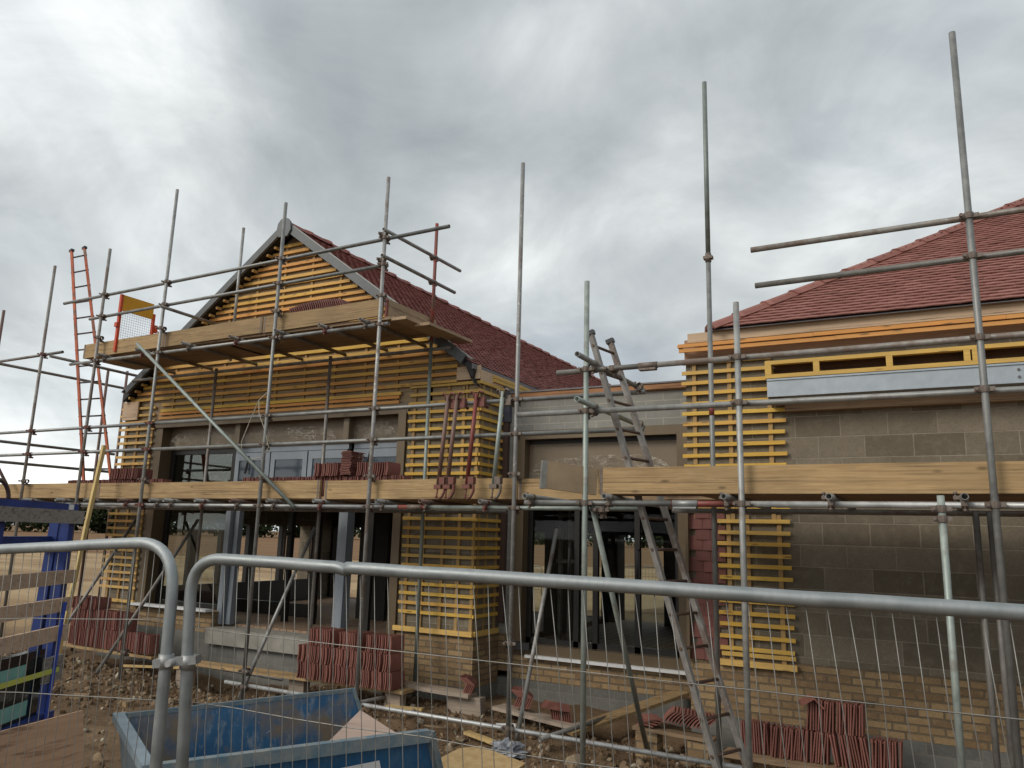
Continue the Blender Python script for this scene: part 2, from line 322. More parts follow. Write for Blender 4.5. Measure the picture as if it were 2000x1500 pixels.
def m_earth():
    m, n, b, o = new_mat('yard_earth'); v = n.add('ShaderNodeNewGeometry').outputs['Position']
    f = n.noise(v, 1.1, 7, .62, .3); g = n.noise(v, 14, 5, .7); h = n.noise(v, 60, 3, .7)
    near = n.mix(n.ramp(f, ((.38, 0.0), (.66, 1.0))), (.115, .072, .041), (.19, .13, .077))
    near = n.mix(n.ramp(g, ((.4, 0.0), (.7, .65))), near, (.085, .055, .032))
    near = n.mix(n.ramp(h, ((.55, 0.0), (.75, .5))), near, (.30, .23, .15))
    s = n.add('ShaderNodeSeparateXYZ'); n.link(v, s.inputs[0])
    sand = n.mix(n.ramp(n.noise(n.scale(v, (.25, 1, 1)), .30, 5, .6), ((.4, 0.0), (.65, 1.0))), (.42, .31, .18), (.22, .135, .07))
    sand = n.mix(n.ramp(g, ((.4, 0.0), (.75, .4))), sand, (.16, .10, .055))
    plough = n.mix(n.ramp(n.noise(n.scale(v, (.02, .6, 1)), .8, 4, .6), ((.4, 0.0), (.6, 1.0))), (.155, .085, .042), (.21, .125, .06))
    dist = n.math('SUBTRACT', n.math('MULTIPLY', s.outputs[1], 1.0), n.math('MULTIPLY', s.outputs[0], .55))
    c = n.mix(n.ramp(n.math('DIVIDE', dist, 100.0), ((.16, 0.0), (.22, 1.0))), near, sand)
    c = n.mix(n.ramp(n.math('DIVIDE', dist, 200.0), ((.34, 0.0), (.345, 1.0))), c, plough)
    n.link(c, b.inputs['Base Color']); b.inputs['Roughness'].default_value = .95; b.inputs['Specular IOR Level'].default_value = .2
    bump(n, b, n.math('ADD', g, n.math('MULTIPLY', h, .5)), .6, .03); return m
M['earth'] = m_earth()
def m_stone():
    m, n, b, o = new_mat('rubble_stone'); v = coords(n); rn = island(n)
    c = n.ramp(rn, ((0.0, (.085, .055, .033)), (.45, (.16, .105, .06)), (.75, (.24, .175, .11)), (.93, (.33, .27, .19)), (1.0, (.42, .38, .31))))
    c = n.mix(n.ramp(n.noise(v, 30, 4, .6), ((.4, 0.0), (.7, .4))), c, (.09, .06, .04))
    n.link(c, b.inputs['Base Color']); b.inputs['Roughness'].default_value = .95; b.inputs['Specular IOR Level'].default_value = .2; return m
M['stone'] = m_stone()
def m_floor():
    m, n, b, o = new_mat('ribbed_floor_boards'); v = n.add('ShaderNodeNewGeometry').outputs['Position']
    s = n.add('ShaderNodeSeparateXYZ'); n.link(v, s.inputs[0])
    fr = n.math('FRACT', n.math('MULTIPLY', s.outputs[0], 7.5))
    c = n.mix(n.ramp(n.noise(n.scale(v, (9, .8, 1)), 2, 4, .6), ((.35, 0.0), (.65, 1.0))), (.25, .16, .10), (.33, .225, .145))
    c = n.mix(n.ramp(fr, ((.0, 1.0), (.09, 1.0), (.12, 0.0), (1.0, 0.0))), c, (.05, .03, .02))
    n.link(c, b.inputs['Base Color']); b.inputs['Roughness'].default_value = .7; return m
M['floor'] = m_floor()
M['leaf'] = m_flat('far_foliage', (.045, .06, .026), .9, 0, .5, .4, .1)

# ------------------------------------------------------------------ mesh builder (z relative to the camera, lifted at build)
class MB:
    def __init__(s): s.v = []; s.f = []; s.sm = []
    def add(s, vs, fs, smooth=False):
        o = len(s.v); s.v += [tuple(map(float, q)) for q in vs]; s.f += [tuple(i+o for i in f) for f in fs]; s.sm += [smooth]*len(fs); return s
    def box(s, x0, x1, y0, y1, z0, z1):
        return s.add([(x0,y0,z0),(x1,y0,z0),(x1,y1,z0),(x0,y1,z0),(x0,y0,z1),(x1,y0,z1),(x1,y1,z1),(x0,y1,z1)],
                     [(0,3,2,1),(4,5,6,7),(0,1,5,4),(1,2,6,5),(2,3,7,6),(3,0,4,7)])
    def bar(s, p, q, w, h, up=(0, 0, 1)):
        p, q = Vector(p), Vector(q); d = (q-p).normalized(); a = d.cross(Vector(up))
        if a.length < 1e-4: a = d.cross(Vector((0, 1, 0)))
        a.normalize(); b = a.cross(d).normalized(); a *= w/2; b *= h/2
        vs = [p-a-b, p+a-b, p+a+b, p-a+b, q-a-b, q+a-b, q+a+b, q-a+b]
        return s.add(vs, [(0,1,2,3)[::-1],(4,5,6,7),(0,1,5,4),(1,2,6,5),(2,3,7,6),(3,0,4,7)])
    def tube(s, p, q, r=.02415, n=14, wall=.004):
        p, q = Vector(p), Vector(q); d = (q-p).normalized(); a = d.orthogonal().normalized(); b = d.cross(a)
        vs = []
        for c, rr in ((p, r), (q, r), (p, r-wall), (q, r-wall)):
            vs += [c + (a*math.cos(t)+b*math.sin(t))*rr for t in (2*math.pi*i/n for i in range(n))]
        s.add(vs, [(i, (i+1)%n, n+(i+1)%n, n+i) for i in range(n)], True)
        o = len(s.v)-4*n
        for blk, fl in ((0, 0), (1, 1)):
            for i in range(n):
                A = o+blk*n+i; B = o+blk*n+(i+1)%n; A2 = A+2*n; B2 = B+2*n
                s.f.append((B, A, A2, B2) if not fl else (A, B, B2, A2)); s.sm.append(False)
        for i in range(n):
            s.f.append((o+2*n+(i+1)%n, o+2*n+i, o+3*n+i, o+3*n+(i+1)%n)); s.sm.append(True)
        return s
    def rod(s, pts, r, n=8, closed_ends=True):
        pts = [Vector(t) for t in pts]; rings = []; o = len(s.v); a = None
        for i, t in enumerate(pts):
            d = (pts[min(i+1, len(pts)-1)] - pts[max(i-1, 0)]).normalized()
            if a is None: a = d.orthogonal().normalized()
            a = (a - d*a.dot(d)).normalized(); b = d.cross(a)
            s.v += [tuple(t + (a*math.cos(k)+b*math.sin(k))*r) for k in (2*math.pi*j/n for j in range(n))]
        for i in range(len(pts)-1):
            for j in range(n):
                s.f.append((o+i*n+j, o+i*n+(j+1)%n, o+(i+1)*n+(j+1)%n, o+(i+1)*n+j)); s.sm.append(True)
        if closed_ends:
            s.f.append(tuple(o+j for j in range(n))[::-1]); s.sm.append(False)
            s.f.append(tuple(o+(len(pts)-1)*n+j for j in range(n))); s.sm.append(False)
        return s
    def prism(s, poly, y0, y1):       # polygon in xz extruded along y
        n = len(poly); vs = [(x, y0, z) for x, z in poly] + [(x, y1, z) for x, z in poly]
        return s.add(vs, [tuple(range(n)), tuple(range(2*n-1, n-1, -1))] + [(i+n, (i+1)%n+n, (i+1)%n, i) for i in range(n)])
    def mesh(s, name, off=(0, 0, 0), lift=True):
        me = bpy.data.meshes.new(name); z = H if lift else 0
        me.from_pydata([(a-off[0], b-off[1], c+z-off[2]) for a, b, c in s.v], [], s.f)
        me.polygons.foreach_set('use_smooth', s.sm); me.update(); return me
    def build(s, name, mat, parent=None, base=None):
        """one mesh object; under a parent the vertices are written from the parent's place"""
        if parent is not None:
            w = Vector(parent.get('_w', (0, 0, 0)))
            o = bpy.data.objects.new(name, s.mesh(name, w)); o.parent = parent; o['_w'] = list(w)
        else:
            w = Vector(base or (0, 0, -H)); w = Vector((w.x, w.y, w.z+H))
            o = bpy.data.objects.new(name, s.mesh(name, w)); o.location = w; o['_w'] = list(w)
        o.data.materials.append(M[mat] if isinstance(mat, str) else mat); C.objects.link(o); return o
def tag(o, label, cat, group=None, kind=None):
    if label: o['label'] = label
    if cat: o['category'] = cat
    if group: o['group'] = group
    o['kind'] = kind or 'thing'
    return o
def thing(name, loc, label, cat, group=None):
    o = bpy.data.objects.new(name, None); o.empty_display_size = .2
    o.location = (loc[0], loc[1], loc[2]+H); o['_w'] = [loc[0], loc[1], loc[2]+H]; C.objects.link(o)
    return tag(o, label, cat, group)
def L(o, label): o['label'] = label; return o

# ------------------------------------------------------------------ ground
def vnoise(x, y, seed, s):
    r = np.random.default_rng(seed); G = r.random((97, 97))
    X = (x*s) % 96; Y = (y*s) % 96; i = np.floor(X).astype(int); j = np.floor(Y).astype(int); fx = X-i; fy = Y-j
    fx = fx*fx*(3-2*fx); fy = fy*fy*(3-2*fy)
    return (G[i, j]*(1-fx)*(1-fy)+G[i+1, j]*fx*(1-fy)+G[i, j+1]*(1-fx)*fy+G[i+1, j+1]*fx*fy)-.5
def FIELD(x, y):
    r_ = np.hypot(x+6, y-6); return (r_ > 9)*np.clip((r_-9)/6, 0, 1)*np.exp(-np.maximum(0, r_-45)/30)*(.55*vnoise(x, y, 7, .21)+.5*vnoise(x, y, 8, .55))
def ground_h(x, y):
    x = np.asarray(x, float); y = np.asarray(y, float)
    h = .16*vnoise(x, y, 1, .45) + .09*vnoise(x, y, 2, 1.3) + .07*vnoise(x, y, 3, 3.7) + FIELD(x, y) + .045*vnoise(x, y, 4, 8.3)
    trench = -.16*np.exp(-((y-8.35)/.35)**2)*(x < -7.6)*(x > -13)
    near = np.exp(-np.maximum(0, np.hypot(x+6, y-6)-14)/14)
    return -2.10 + h*(.25+.75*near) + trench
def make_ground():
    def axis(a, b, st, far):
        c = list(np.arange(a, b, st)); g = st; lo = [a]; hi = [c[-1]]
        while lo[-1] > -far: g *= 1.16; lo.append(lo[-1]-g)
        g = st
        while hi[-1] < far: g *= 1.16; hi.append(hi[-1]+g)
        return np.array(lo[:0:-1]+c+hi[1:])
    xs = axis(-16, 4, .085, 900); ys = axis(1.5, 10.2, .085, 900)
    X, Y = np.meshgrid(xs, ys, indexing='ij'); Z = ground_h(X, Y)
    n, m = X.shape; v = np.stack([X, Y, Z+H], -1).reshape(-1, 3)
    idx = np.arange(n*m).reshape(n, m); f = np.stack([idx[:-1, :-1], idx[1:, :-1], idx[1:, 1:], idx[:-1, 1:]], -1).reshape(-1, 4)
    me = bpy.data.meshes.new('ground'); me.from_pydata(v.tolist(), [], f.tolist()); me.polygons.foreach_set('use_smooth', [True]*len(f)); me.update()
    o = bpy.data.objects.new('ground', me); C.objects.link(o); me.materials.append(M['earth']); tag(o, None, None, None, 'structure')
make_ground()
def gz(x, y): return float(ground_h(x, y))

def make_rubble():
    mb = MB(); r = random.Random(3)
    base = [(1,1,1),(-1,-1,1),(-1,1,-1),(1,-1,-1),(1.2,0,0),(-1.2,0,0),(0,1.2,0),(0,-1.2,0),(0,0,1.2),(0,0,-1.2)]
    bm0 = bmesh.new(); bmesh.ops.create_icosphere(bm0, subdivisions=1, radius=1); vs0 = [tuple(q.co) for q in bm0.verts]; fs0 = [tuple(q.index for q in f.verts) for f in bm0.faces]; bm0.free()
    for i in range(9500):
        if r.random() < .62: x = r.uniform(-13.5, 1.2); y = r.uniform(6.4, 8.6)
        else: x = r.uniform(-12, 2); y = r.uniform(3.4, 8.6)
        s = .008 + .045*r.random()**3.2
        if r.random() < .02: s *= 1.9
        e = Euler((r.uniform(0, 6), r.uniform(0, 6), r.uniform(0, 6))).to_matrix(); q = Vector((r.uniform(.7, 1.5), r.uniform(.6, 1.2), r.uniform(.35, .8)))
        if r.random() < .035: q = Vector((r.uniform(3, 6), .8, .35)); s = min(s, .022)+.006
        c = Vector((x, y, gz(x, y)+s*.15))
        mb.add([c + e @ (Vector(t)*s*r.uniform(.75, 1.2)*1.0 * 1.0) if False else c + e @ Vector((t[0]*q.x*s*r.uniform(.8, 1.2), t[1]*q.y*s*r.uniform(.8, 1.2), t[2]*q.z*s*r.uniform(.8, 1.2))) for t in vs0], fs0)
    o = mb.build('rubble', 'stone'); tag(o, 'loose stones and clods of earth lying over the yard', 'rubble', None, 'stuff')
make_rubble()

def make_treeline():
    r = np.random.default_rng(5); vs = []; fs = []
    for k in range(170):
        a = math.radians(-70 + 104*k/169) + r.normal(0, .006); D = 235 + r.uniform(-14, 14); cx, cy = D*math.sin(a), D*math.cos(a); ht = 7.2 + 3.2*r.random(); wd = 3.6+2*r.random()
        for j in range(330):
            u = r.normal(size=3); u /= np.linalg.norm(u); t = r.random()**.35
            p0 = np.array([cx+u[0]*wd*t, cy+u[1]*wd*t, -2.2+ht*.5+u[2]*ht*.5*t]); s = r.uniform(.35, .85); a1 = r.normal(size=3); a1 /= np.linalg.norm(a1); b1 = np.cross(a1, r.normal(size=3)); b1 /= np.linalg.norm(b1)
            o = len(vs); vs += [p0-a1*s, p0+b1*s*.7, p0+a1*s, p0-b1*s*.7]; fs.append((o, o+1, o+2, o+3))
    mb = MB(); mb.add(vs, fs); o = mb.build('treeline', 'leaf'); tag(o, 'far dark wood along the horizon beyond the field', 'trees', None, 'stuff')
make_treeline()

# ------------------------------------------------------------------ plain tile roofs
def tile_field(name, mat, origin, du, dv, nrm, width, rows, inside, gauge=.1, tw=.165, thick=.012, camber=.004, parent=None, lift=.010, jit=.0012, gap=.0005):
    """courses of cambered plain tiles: u along the eave, v up the slope"""
    origin, du, dv, nrm = (np.array(q, float) for q in (origin, du, dv, nrm))
    vs = []; fs = []; r = np.random.default_rng(11); nt_ = int(width/tw)+2; ln = gauge*1.35
    for j in range(rows):
        off = .5*tw*(j % 2)
        for i in range(-1, nt_):
            u0 = i*tw+off+gap; u1 = u0+tw-2*gap; v0 = j*gauge; uc = (u0+u1)/2
            if not inside(uc, v0+gauge*.5): continue
            dz = r.normal(0, jit); dvj = r.normal(0, .0022); o = len(vs)
            def P(u, vv, h): return origin + du*u + dv*vv + nrm*h
            hb = lift*0+.002; hf = thick+lift+dz
            cols = (u0, uc, u1); cam = (0, camber, 0)
            vs += [P(u, v0+dvj, hf+c) for u, c in zip(cols, cam)] + [P(u, v0+ln, hb+c) for u, c in zip(cols, cam)] + [P(u, v0+dvj, hf-thick+c) for u, c in zip(cols, cam)]
            fs += [(o, o+1, o+4, o+3), (o+1, o+2, o+5, o+4), (o+6, o+7, o+1, o), (o+7, o+8, o+2, o+1), (o+6, o, o+3), (o+2, o+8, o+5)]
    mb = MB(); mb.add([tuple(q) for q in vs], fs); return mb.build(name, mat, parent)

# ------------------------------------------------------------------ batten panels
BH, BT = .041, .024
def battens(mb, x0, x1, zs, yf=8.70, cut=None, axis='x', BH=BH):
    for z in zs:
        a, b = (x0(z) if callable(x0) else x0), (x1(z) if callable(x1) else x1)
        a += random.uniform(-.012, .012); b += random.uniform(-.012, .012); zz = z + random.uniform(-.004, .004)
        # break long runs so colours change along them
        cuts = [a]
        if b-a > 3.2:
            t = a + random.uniform(1.2, 2.6)
            while t < b-.8: cuts.append(t); t += random.uniform(1.6, 3.2)
        cuts.append(b)
        for p, q in zip(cuts[:-1], cuts[1:]):
            dz = random.uniform(-.0035, .0035)
            if axis == 'x': mb.add([(p+.001,yf,zz-BH/2),(q-.001,yf,zz-BH/2+dz),(q-.001,yf+BT,zz-BH/2+dz),(p+.001,yf+BT,zz-BH/2),(p+.001,yf,zz+BH/2),(q-.001,yf,zz+BH/2+dz),(q-.001,yf+BT,zz+BH/2+dz),(p+.001,yf+BT,zz+BH/2)],
                     [(0,3,2,1),(4,5,6,7),(0,1,5,4),(1,2,6,5),(2,3,7,6),(3,0,4,7)])
            else: mb.box(yf, yf+BT, p, q, zz-BH/2, zz+BH/2)
def uprights(mb, xs, z0, z1, yf=8.724, w=.045):
    for x in xs:
        a = z0(x) if callable(z0) else z0; b = z1(x) if callable(z1) else z1
        mb.box(x-w/2, x+w/2, yf, yf+.026, a, b)

# ================================================================== gable building
AX, AZ, SL = -8.75, 4.78, .72          # apex of the wall plane and roof slope
XL, XR = -12.36, -5.15
gb = thing('gable_building', (AX, 12, -2.1), 'gable fronted building clad in bare battens with dark red tiled roof', 'building')
def rz(x): return AZ - SL*abs(x-AX)
wall = MB()
wall.prism([(XL, 1.75), (XR, 1.75), (XR, rz(XR)-.12), (AX, AZ-.12), (XL, rz(XL)-.12)], 8.75, 9.05)
wall.box(XL, -11.52, 8.75, 9.05, -1.25, 1.75); wall.box(-6.32, XR, 8.75, 9.05, -1.25, 1.75)
wall.box(XR-.3, XR, 9.05, 9.40, -1.25, rz(XR)-.12); wall.box(XL, XL+.3, 9.05, 14, .10, rz(XL)-.12); wall.box(XL, XL+.3, 9.05, 14, -1.6, -1.40); wall.box(XL, XL+.3, 13.3, 14, -1.4, .10); wall.box(XR-.3, XR, 9.4, 14, 1.3, rz(XR)-.12)
wall.build('wall', 'block', gb)
sh = MB(); sh.prism([(XL+.02, 1.80), (XR-.02, 1.80), (XR-.02, rz(XR)-.14), (AX, AZ-.16), (XL+.02, rz(XL)-.14)], 8.7465, 8.7495); sh.build('bounce_backing', m_wood('bounce_tan', (.30, .215, .125), (.37, .275, .165), 0, .1, .1, 'obj', .4), gb)  # thin added layer; its tan carries light bounced between the battens
br = MB(); br.box(XL-.004, -11.50, 8.74, 9.05, -1.88, -1.252); br.box(-11.50, -9.76, 8.745, 9.05, -1.56, -1.252); br.build('brick_plinth', 'brick', gb); br = MB(); br.box(-6.40, XR+.012, 8.738, 9.05, -1.86, -1.252); br.box(XR-.3, XR+.012, 9.05, 9.40, -1.86, -1.252)
br.build('brick_plinth', 'brick', gb)
cb = MB(); cb.box(XL-.004, -11.50, 8.742, 9.05, -2.4, -1.882); cb.box(-11.50, -9.76, 8.747, 9.05, -2.4, -1.562); cb.box(-6.40, XR+.010, 8.74, 9.05, -2.4, -1.862); cb.box(XR-.3, XR+.010, 9.05, 9.4, -2.4, -1.862); cb.box(-9.76, -6.4, 8.75, 9.05, -2.4, -1.70)
cb.build('block_footing', 'footing', gb)
st = MB(); st.box(-9.78, -6.42, 8.66, 9.05, -1.70, -1.47); st.build('threshold_slab', 'concrete', gb)
fl = MB(); fl.box(XL+.3, XR-.3, 9.05, 14.0, -1.52, -1.44); fl.build('floor', 'floor', gb)
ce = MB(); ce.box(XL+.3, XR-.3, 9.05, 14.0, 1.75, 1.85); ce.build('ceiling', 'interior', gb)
bw = MB(); bw.box(XL, XR, 14, 14.3, .10, 2.0)
for x in (-12.36, -9.1, -5.5): bw.box(x, x+.35, 14, 14.3, -2.2, .10)
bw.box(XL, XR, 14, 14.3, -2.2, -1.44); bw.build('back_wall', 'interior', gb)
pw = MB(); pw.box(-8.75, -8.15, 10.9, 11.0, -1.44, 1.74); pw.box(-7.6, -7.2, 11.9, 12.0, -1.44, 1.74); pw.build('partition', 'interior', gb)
lw = MB(); lw.box(-12.05, -12.0, 9.05, 13.3, -1.44, -1.02); lw.box(-11.2, -9.2, 10.4, 10.45, -1.44, -1.22); lw.build('upstand', 'darkframe', gb)
pb = MB(); pb.box(-7.15, -6.86, 10.1, 10.14, -1.25, 1.5); pb.build('door_leaf', 'interior_brown', gb)
for y in (9.35, 10.2, 10.9, 11.6, 12.5): MB().box(-12.15, -12.05, y-.07, y+.07, -1.44, .10).build('window_post', 'darkframe', gb)
for x in (-8.2, -7.2, -6.5): MB().box(x-.06, x+.06, 13.9, 13.98, -1.44, .10).build('window_post', 'darkframe', gb)
for x in (-9.30, -8.72, -7.02, -6.62):
    hd = MB(); hd.rod([(x, 9.75, -.05), (x, 9.66, -.05), (x, 9.66, -.60), (x, 9.75, -.60)], .016, 8); hd.build('door_handle', 'hose', gb)
for x in (-9.30, -8.72, -8.16):
    q = MB(); q.box(x-.045, x+.045, 9.76, 9.84, -1.44, 1.74); q.build('door_post', 'darkframe', gb)
q = MB(); q.box(-6.70, -6.60, 9.55, 9.65, -1.44, 1.4); q.build('door_post', 'darkframe', gb)

# roof
roofbase = MB(); RY0, RY1 = 8.57, 24.0; EX = 3.55
roofbase.prism([(AX-EX, AZ-SL*EX-.10), (AX, AZ-.10), (AX+EX, AZ-SL*EX-.10), (AX+EX, AZ-SL*EX+.0), (AX, AZ+.0), (AX-EX, AZ-SL*EX+.0)][::-1], RY0+.02, RY1)
roofbase.build('roof_deck', 'black', gb)
cs = 1/math.hypot(1, SL); sn = SL*cs; SLEN = EX/cs
tile_field('tiled_slope', 'tile_l', (AX+EX, RY0, AZ-SL*EX+.004), (0, 1, 0), (-cs, 0, sn), (sn, 0, cs), RY1-RY0, int(SLEN/.1)+1, lambda u, v: v < SLEN-.03 and u > .03 and u < RY1-RY0, parent=gb)
tile_field('tiled_slope', 'tile_l', (AX-EX, RY1, AZ-SL*EX+.004), (0, -1, 0), (cs, 0, sn), (-sn, 0, cs), RY1-RY0, int(SLEN/.1)+1, lambda u, v: v < SLEN-.03 and u > .0 and u < RY1-RY0-.03, parent=gb)
rd = MB()
for k in range(34):
    y = RY0+.02+k*.455; z = AZ+.035 + .008*math.sin(k*1.7)
    pts = [(AX-.14, z-.085), (AX-.10, z-.02), (AX, z+.03), (AX+.10, z-.02), (AX+.14, z-.085), (AX+.11, z-.085), (AX, z+.01), (AX-.11, z-.085)]
    rd.prism(pts, y, y+.46); rd.prism([(a+(.012 if a > AX else -.012 if a < AX else 0), b+.012) for a, b in pts], y+.38, y+.468)
rd.build('ridge_tiles', 'tile_l', gb)
for s in (-1, 1):
    vg = MB(); a = (AX, RY0-.012, AZ-.022); e_ = EX-.12; b = (AX+s*e_, RY0-.012, AZ-.022-SL*e_)
    vg.bar(a, b, .05, .125 if s > 0 else .10, (-s*sn, 0, cs)); vg.build('verge_trim', 'verge', gb)
    v2 = MB(); v2.bar((AX, RY0+.004, AZ+.055), (AX+s*EX, RY0+.004, AZ+.055-SL*EX), .06, .018, (-s*sn, 0, cs)); v2.build('verge_cap', 'wire' if s > 0 else 'verge', gb)
cap = MB(); cap.prism([(AX-.15, AZ-.12), (AX-.13, AZ+.01), (AX-.07, AZ+.075), (AX, AZ+.10), (AX+.07, AZ+.075), (AX+.13, AZ+.01), (AX+.15, AZ-.12), (AX+.09, AZ-.22), (AX-.09, AZ-.22)][::-1], RY0-.065, RY0-.03); cap.build('ridge_end_cap', 'verge', gb)
lad = MB()                                                        # verge ladder noggins
for k in range(22):
    x = AX - (.25+k*.15); MB().box(x-.02, x+.02, RY0+.03, 8.70, rz(x)-.175, rz(x)-.135).build('verge_noggin', 'bat_low', gb)
ev = MB(); ev.bar((AX+EX+.004, RY0, AZ-SL*EX-.03), (AX+EX+.004, RY1, AZ-SL*EX-.03), .02, .07); ev.build('eave_tray', 'membrane', gb)
ev = MB(); x_ = AX+EX; ev.prism([(XR-.17, rz(XR-.17)-.10), (x_, AZ-SL*EX-.10), (x_-.02, AZ-SL*EX-.21), (XR+.0, rz(XR)-.26)][::-1], 8.60, 8.78); ev.build('open_eave_end', 'black', gb)
# gable battens
up = MB(); gz_step = .106
zs_g = [1.93+gz_step*k for k in range(27)]
zs_g = [z for z in zs_g if z < AZ-.24]
def gx0(z): return max(XL-.05, AX-(AZ-.13-z)/SL)
def gx1(z): return min(XR+.0, AX+(AZ-.13-z)/SL)
b1 = MB(); battens(b1, lambda z: gx0(z) if z > 2.05 else -11.42, lambda z: gx1(z) if z > 2.45 else (-5.50 if z > 2.02 else -6.42), [z for z in zs_g if z > 1.9], BH=.048); b1.build('gable_battens', 'bat_m', gb)
b1b = MB(); battens(b1b, -11.45, -6.45, [1.875, 1.80]); b1b.build('lintel_battens', 'bat_o', gb)
uprights(up, [XL+.03+.58*k for k in range(13)], lambda x: 1.80 if -11.5 < x < -6.3 else 1.75, lambda x: rz(x)-.2)
b2 = MB(); zl = [2.0-.12*k for k in range(27)]
battens(b2, XL-.10, -11.56, zl[:-1]); b2.build('left_pier_battens', 'bat_t', gb)
b3 = MB(); battens(b3, -6.28, XR+.006, [z for z in zl[:-1] if z > -.05] ); b3.build('right_pier_battens', 'bat_y', gb)
b3 = MB(); battens(b3, -6.28, XR+.006, [z for z in zl[:-1] if z <= -.05]); b3.build('right_pier_lower_battens', 'bat_y', gb)
b4 = MB(); battens(b4, 8.70, 9.33, [z for z in zl[:-1]], XR+.006-.0, axis='y'); b4.build('return_battens', 'bat_y_y', gb)
b4 = MB(); battens(b4, 9.0, 10.35, [2.07, 2.12], XR+.03, axis='y'); b4.build('return_battens', 'bat_y_y', gb)
uprights(up, [XL+.07, -12.0, -11.62], -1.25, 1.75); uprights(up, [-6.2, -5.95, -5.65, -5.40, -5.18], -1.25, 2.0)
up.build('upright_battens', 'bat_z', gb)
ru = MB()
for y in (8.80, 9.0, 9.27): ru.box(XR-.02, XR+.007, y-.022, y+.022, -1.25, 2.02)
ru.build('return_upright_battens', 'bat_z', gb)
bb = MB(); bb.box(XL-.10, -11.54, 8.685, 8.73, -1.235, -1.19); bb.build('base_batten', 'bat_t', gb); bb = MB(); bb.box(-6.34, XR+.02, 8.68, 8.728, -1.245, -1.185); bb.box(XR-.01, XR+.04, 8.729, 9.35, -1.245, -1.185); bb.build('base_batten', 'bat_t', gb)
ey = MB(); ey.box(-5.50, XR+.015, 8.672, 8.70, 2.04, rz(-5.5)-.22); ey.box(XR+.002, XR+.03, 8.70, 9.9, 2.02, 2.16); ey.build('box_end', 'ply', gb)
ey = MB(); ey.box(XL-.02, -11.98, 8.672, 8.70, 1.80, 2.12); ey.build('box_end', 'ply', gb)
dp = MB(); dp.box(XR+.03, XR+.045, 9.3, 10.7, 2.03, 2.11); dp.box(XR+.03, XR+.12, 9.32, 9.42, 1.55, 1.99); dp.box(XR+.07, XR+.11, 10.4, 10.75, 1.98, 2.12); dp.build('damp_proof_strip', 'dpc', gb)
for y in (9.42, 9.58, 9.98): 
    q = MB(); q.box(XR+.045, XR+.049, y, y+.06, 2.05, 2.09); q.build('strip_sticker', 'white', gb)
co_ = MB(); co_.box(XR+.006, XR+.10, 9.335, 9.40, -1.12, 1.90); co_.build('corner_trim', m_flat('brown_trim', (.075, .042, .032), .6, 0, .15, 5), gb)

# shopfront in the gable wall
fr = MB(); fr.box(-11.52, -6.32, 8.735, 9.04, 1.69, 1.752); fr.box(-11.545, -6.30, 8.715, 8.735, 1.64, 1.785)   # head
fr.box(-6.455, -6.325, 8.71, 9.04, -1.44, 1.69); fr.box(-11.52, -11.36, 8.74, 9.04, -1.25, 1.69)
fr.build('shopfront_surround', 'bronze', gb)
sp = MB(); sp.box(-11.36, -6.455, 8.93, 8.95, 1.28, 1.69); sp.build('spandrel_panel', 'bronze_panel', gb)
for x in (-9.66, -7.45):
    q = MB(); q.box(x-.05, x+.05, 8.80, 8.93, 1.28, 1.69); q.build('spandrel_mullion', 'bronze_panel', gb)
def film(x0, x1, z0, z1, y, parent, seed):
    r = np.random.default_rng(seed); nx, nz = int((x1-x0)/.022), int((z1-z0)/.022); mb = MB()
    X, Z = np.meshgrid(np.linspace(0, 1, nx), np.linspace(0, 1, nz), indexing='ij')
    xx = x0+X*(x1-x0); zz = z0+Z*(z1-z0)
    edge = .12*vnoise(xx, zz*3, seed+3, 3.1)
    rx = np.minimum(X, 1-X)*(x1-x0); keep = (Z < 1-.10+edge-.55*np.exp(-(rx/.10)))
    w = .035*vnoise(xx, zz*2.3, seed, 6.5)+.022*vnoise(xx*1.3, zz, seed+1, 16)+.015*vnoise(xx, zz, seed+2, 31)
    sag = .03*np.sin(np.pi*Z); Y = y-.045-w-sag
    idx = np.arange(nx*nz).reshape(nx, nz)
    fs = [(idx[i, j], idx[i+1, j], idx[i+1, j+1], idx[i, j+1]) for i in range(nx-1) for j in range(nz-1) if keep[i, j] and keep[i+1, j+1]]
    mb.add(np.stack([xx, Y, zz], -1).reshape(-1, 3).tolist(), fs, True); return mb.build('protective_film', 'film', parent)
film(-11.3, -9.75, 1.29, 1.62, 8.93, gb, 21); film(-9.58, -7.68, 1.29, 1.60, 8.93, gb, 31); film(-7.38, -6.48, 1.29, 1.62, 8.93, gb, 41)
# bay one: fixed window
w1 = MB(); w1.box(-11.36, -9.80, 8.96, 9.02, 1.20, 1.28); w1.box(-11.36, -11.27, 8.96, 9.02, -1.25, 1.20); w1.box(-9.90, -9.80, 8.96, 9.02, -1.25, 1.20); w1.box(-11.27, -9.90, 8.96, 9.02, -1.25, -1.17)
wn = w1.build('bay_window', 'darkframe', gb)
q = MB(); q.box(-11.27, -9.90, 8.985, 8.99, -1.17, 1.20); q.build('pane', 'glass', wn)
q = MB(); q.box(-11.58, -9.78, 8.62, 8.75, -1.252, -1.215); q.build('white_sill', 'white', gb)
q = MB(); q.box(-12.04, -11.24, 10.0, 10.04, .30, 1.12); q.build('pale_green_panel', m_flat('greenish_mottle', (.20, .29, .23), .15, 0, .6, 3.2, .5, (.05, .10, .06)), gb)  # opaque panel with a mottled green colour, standing free inside bay one
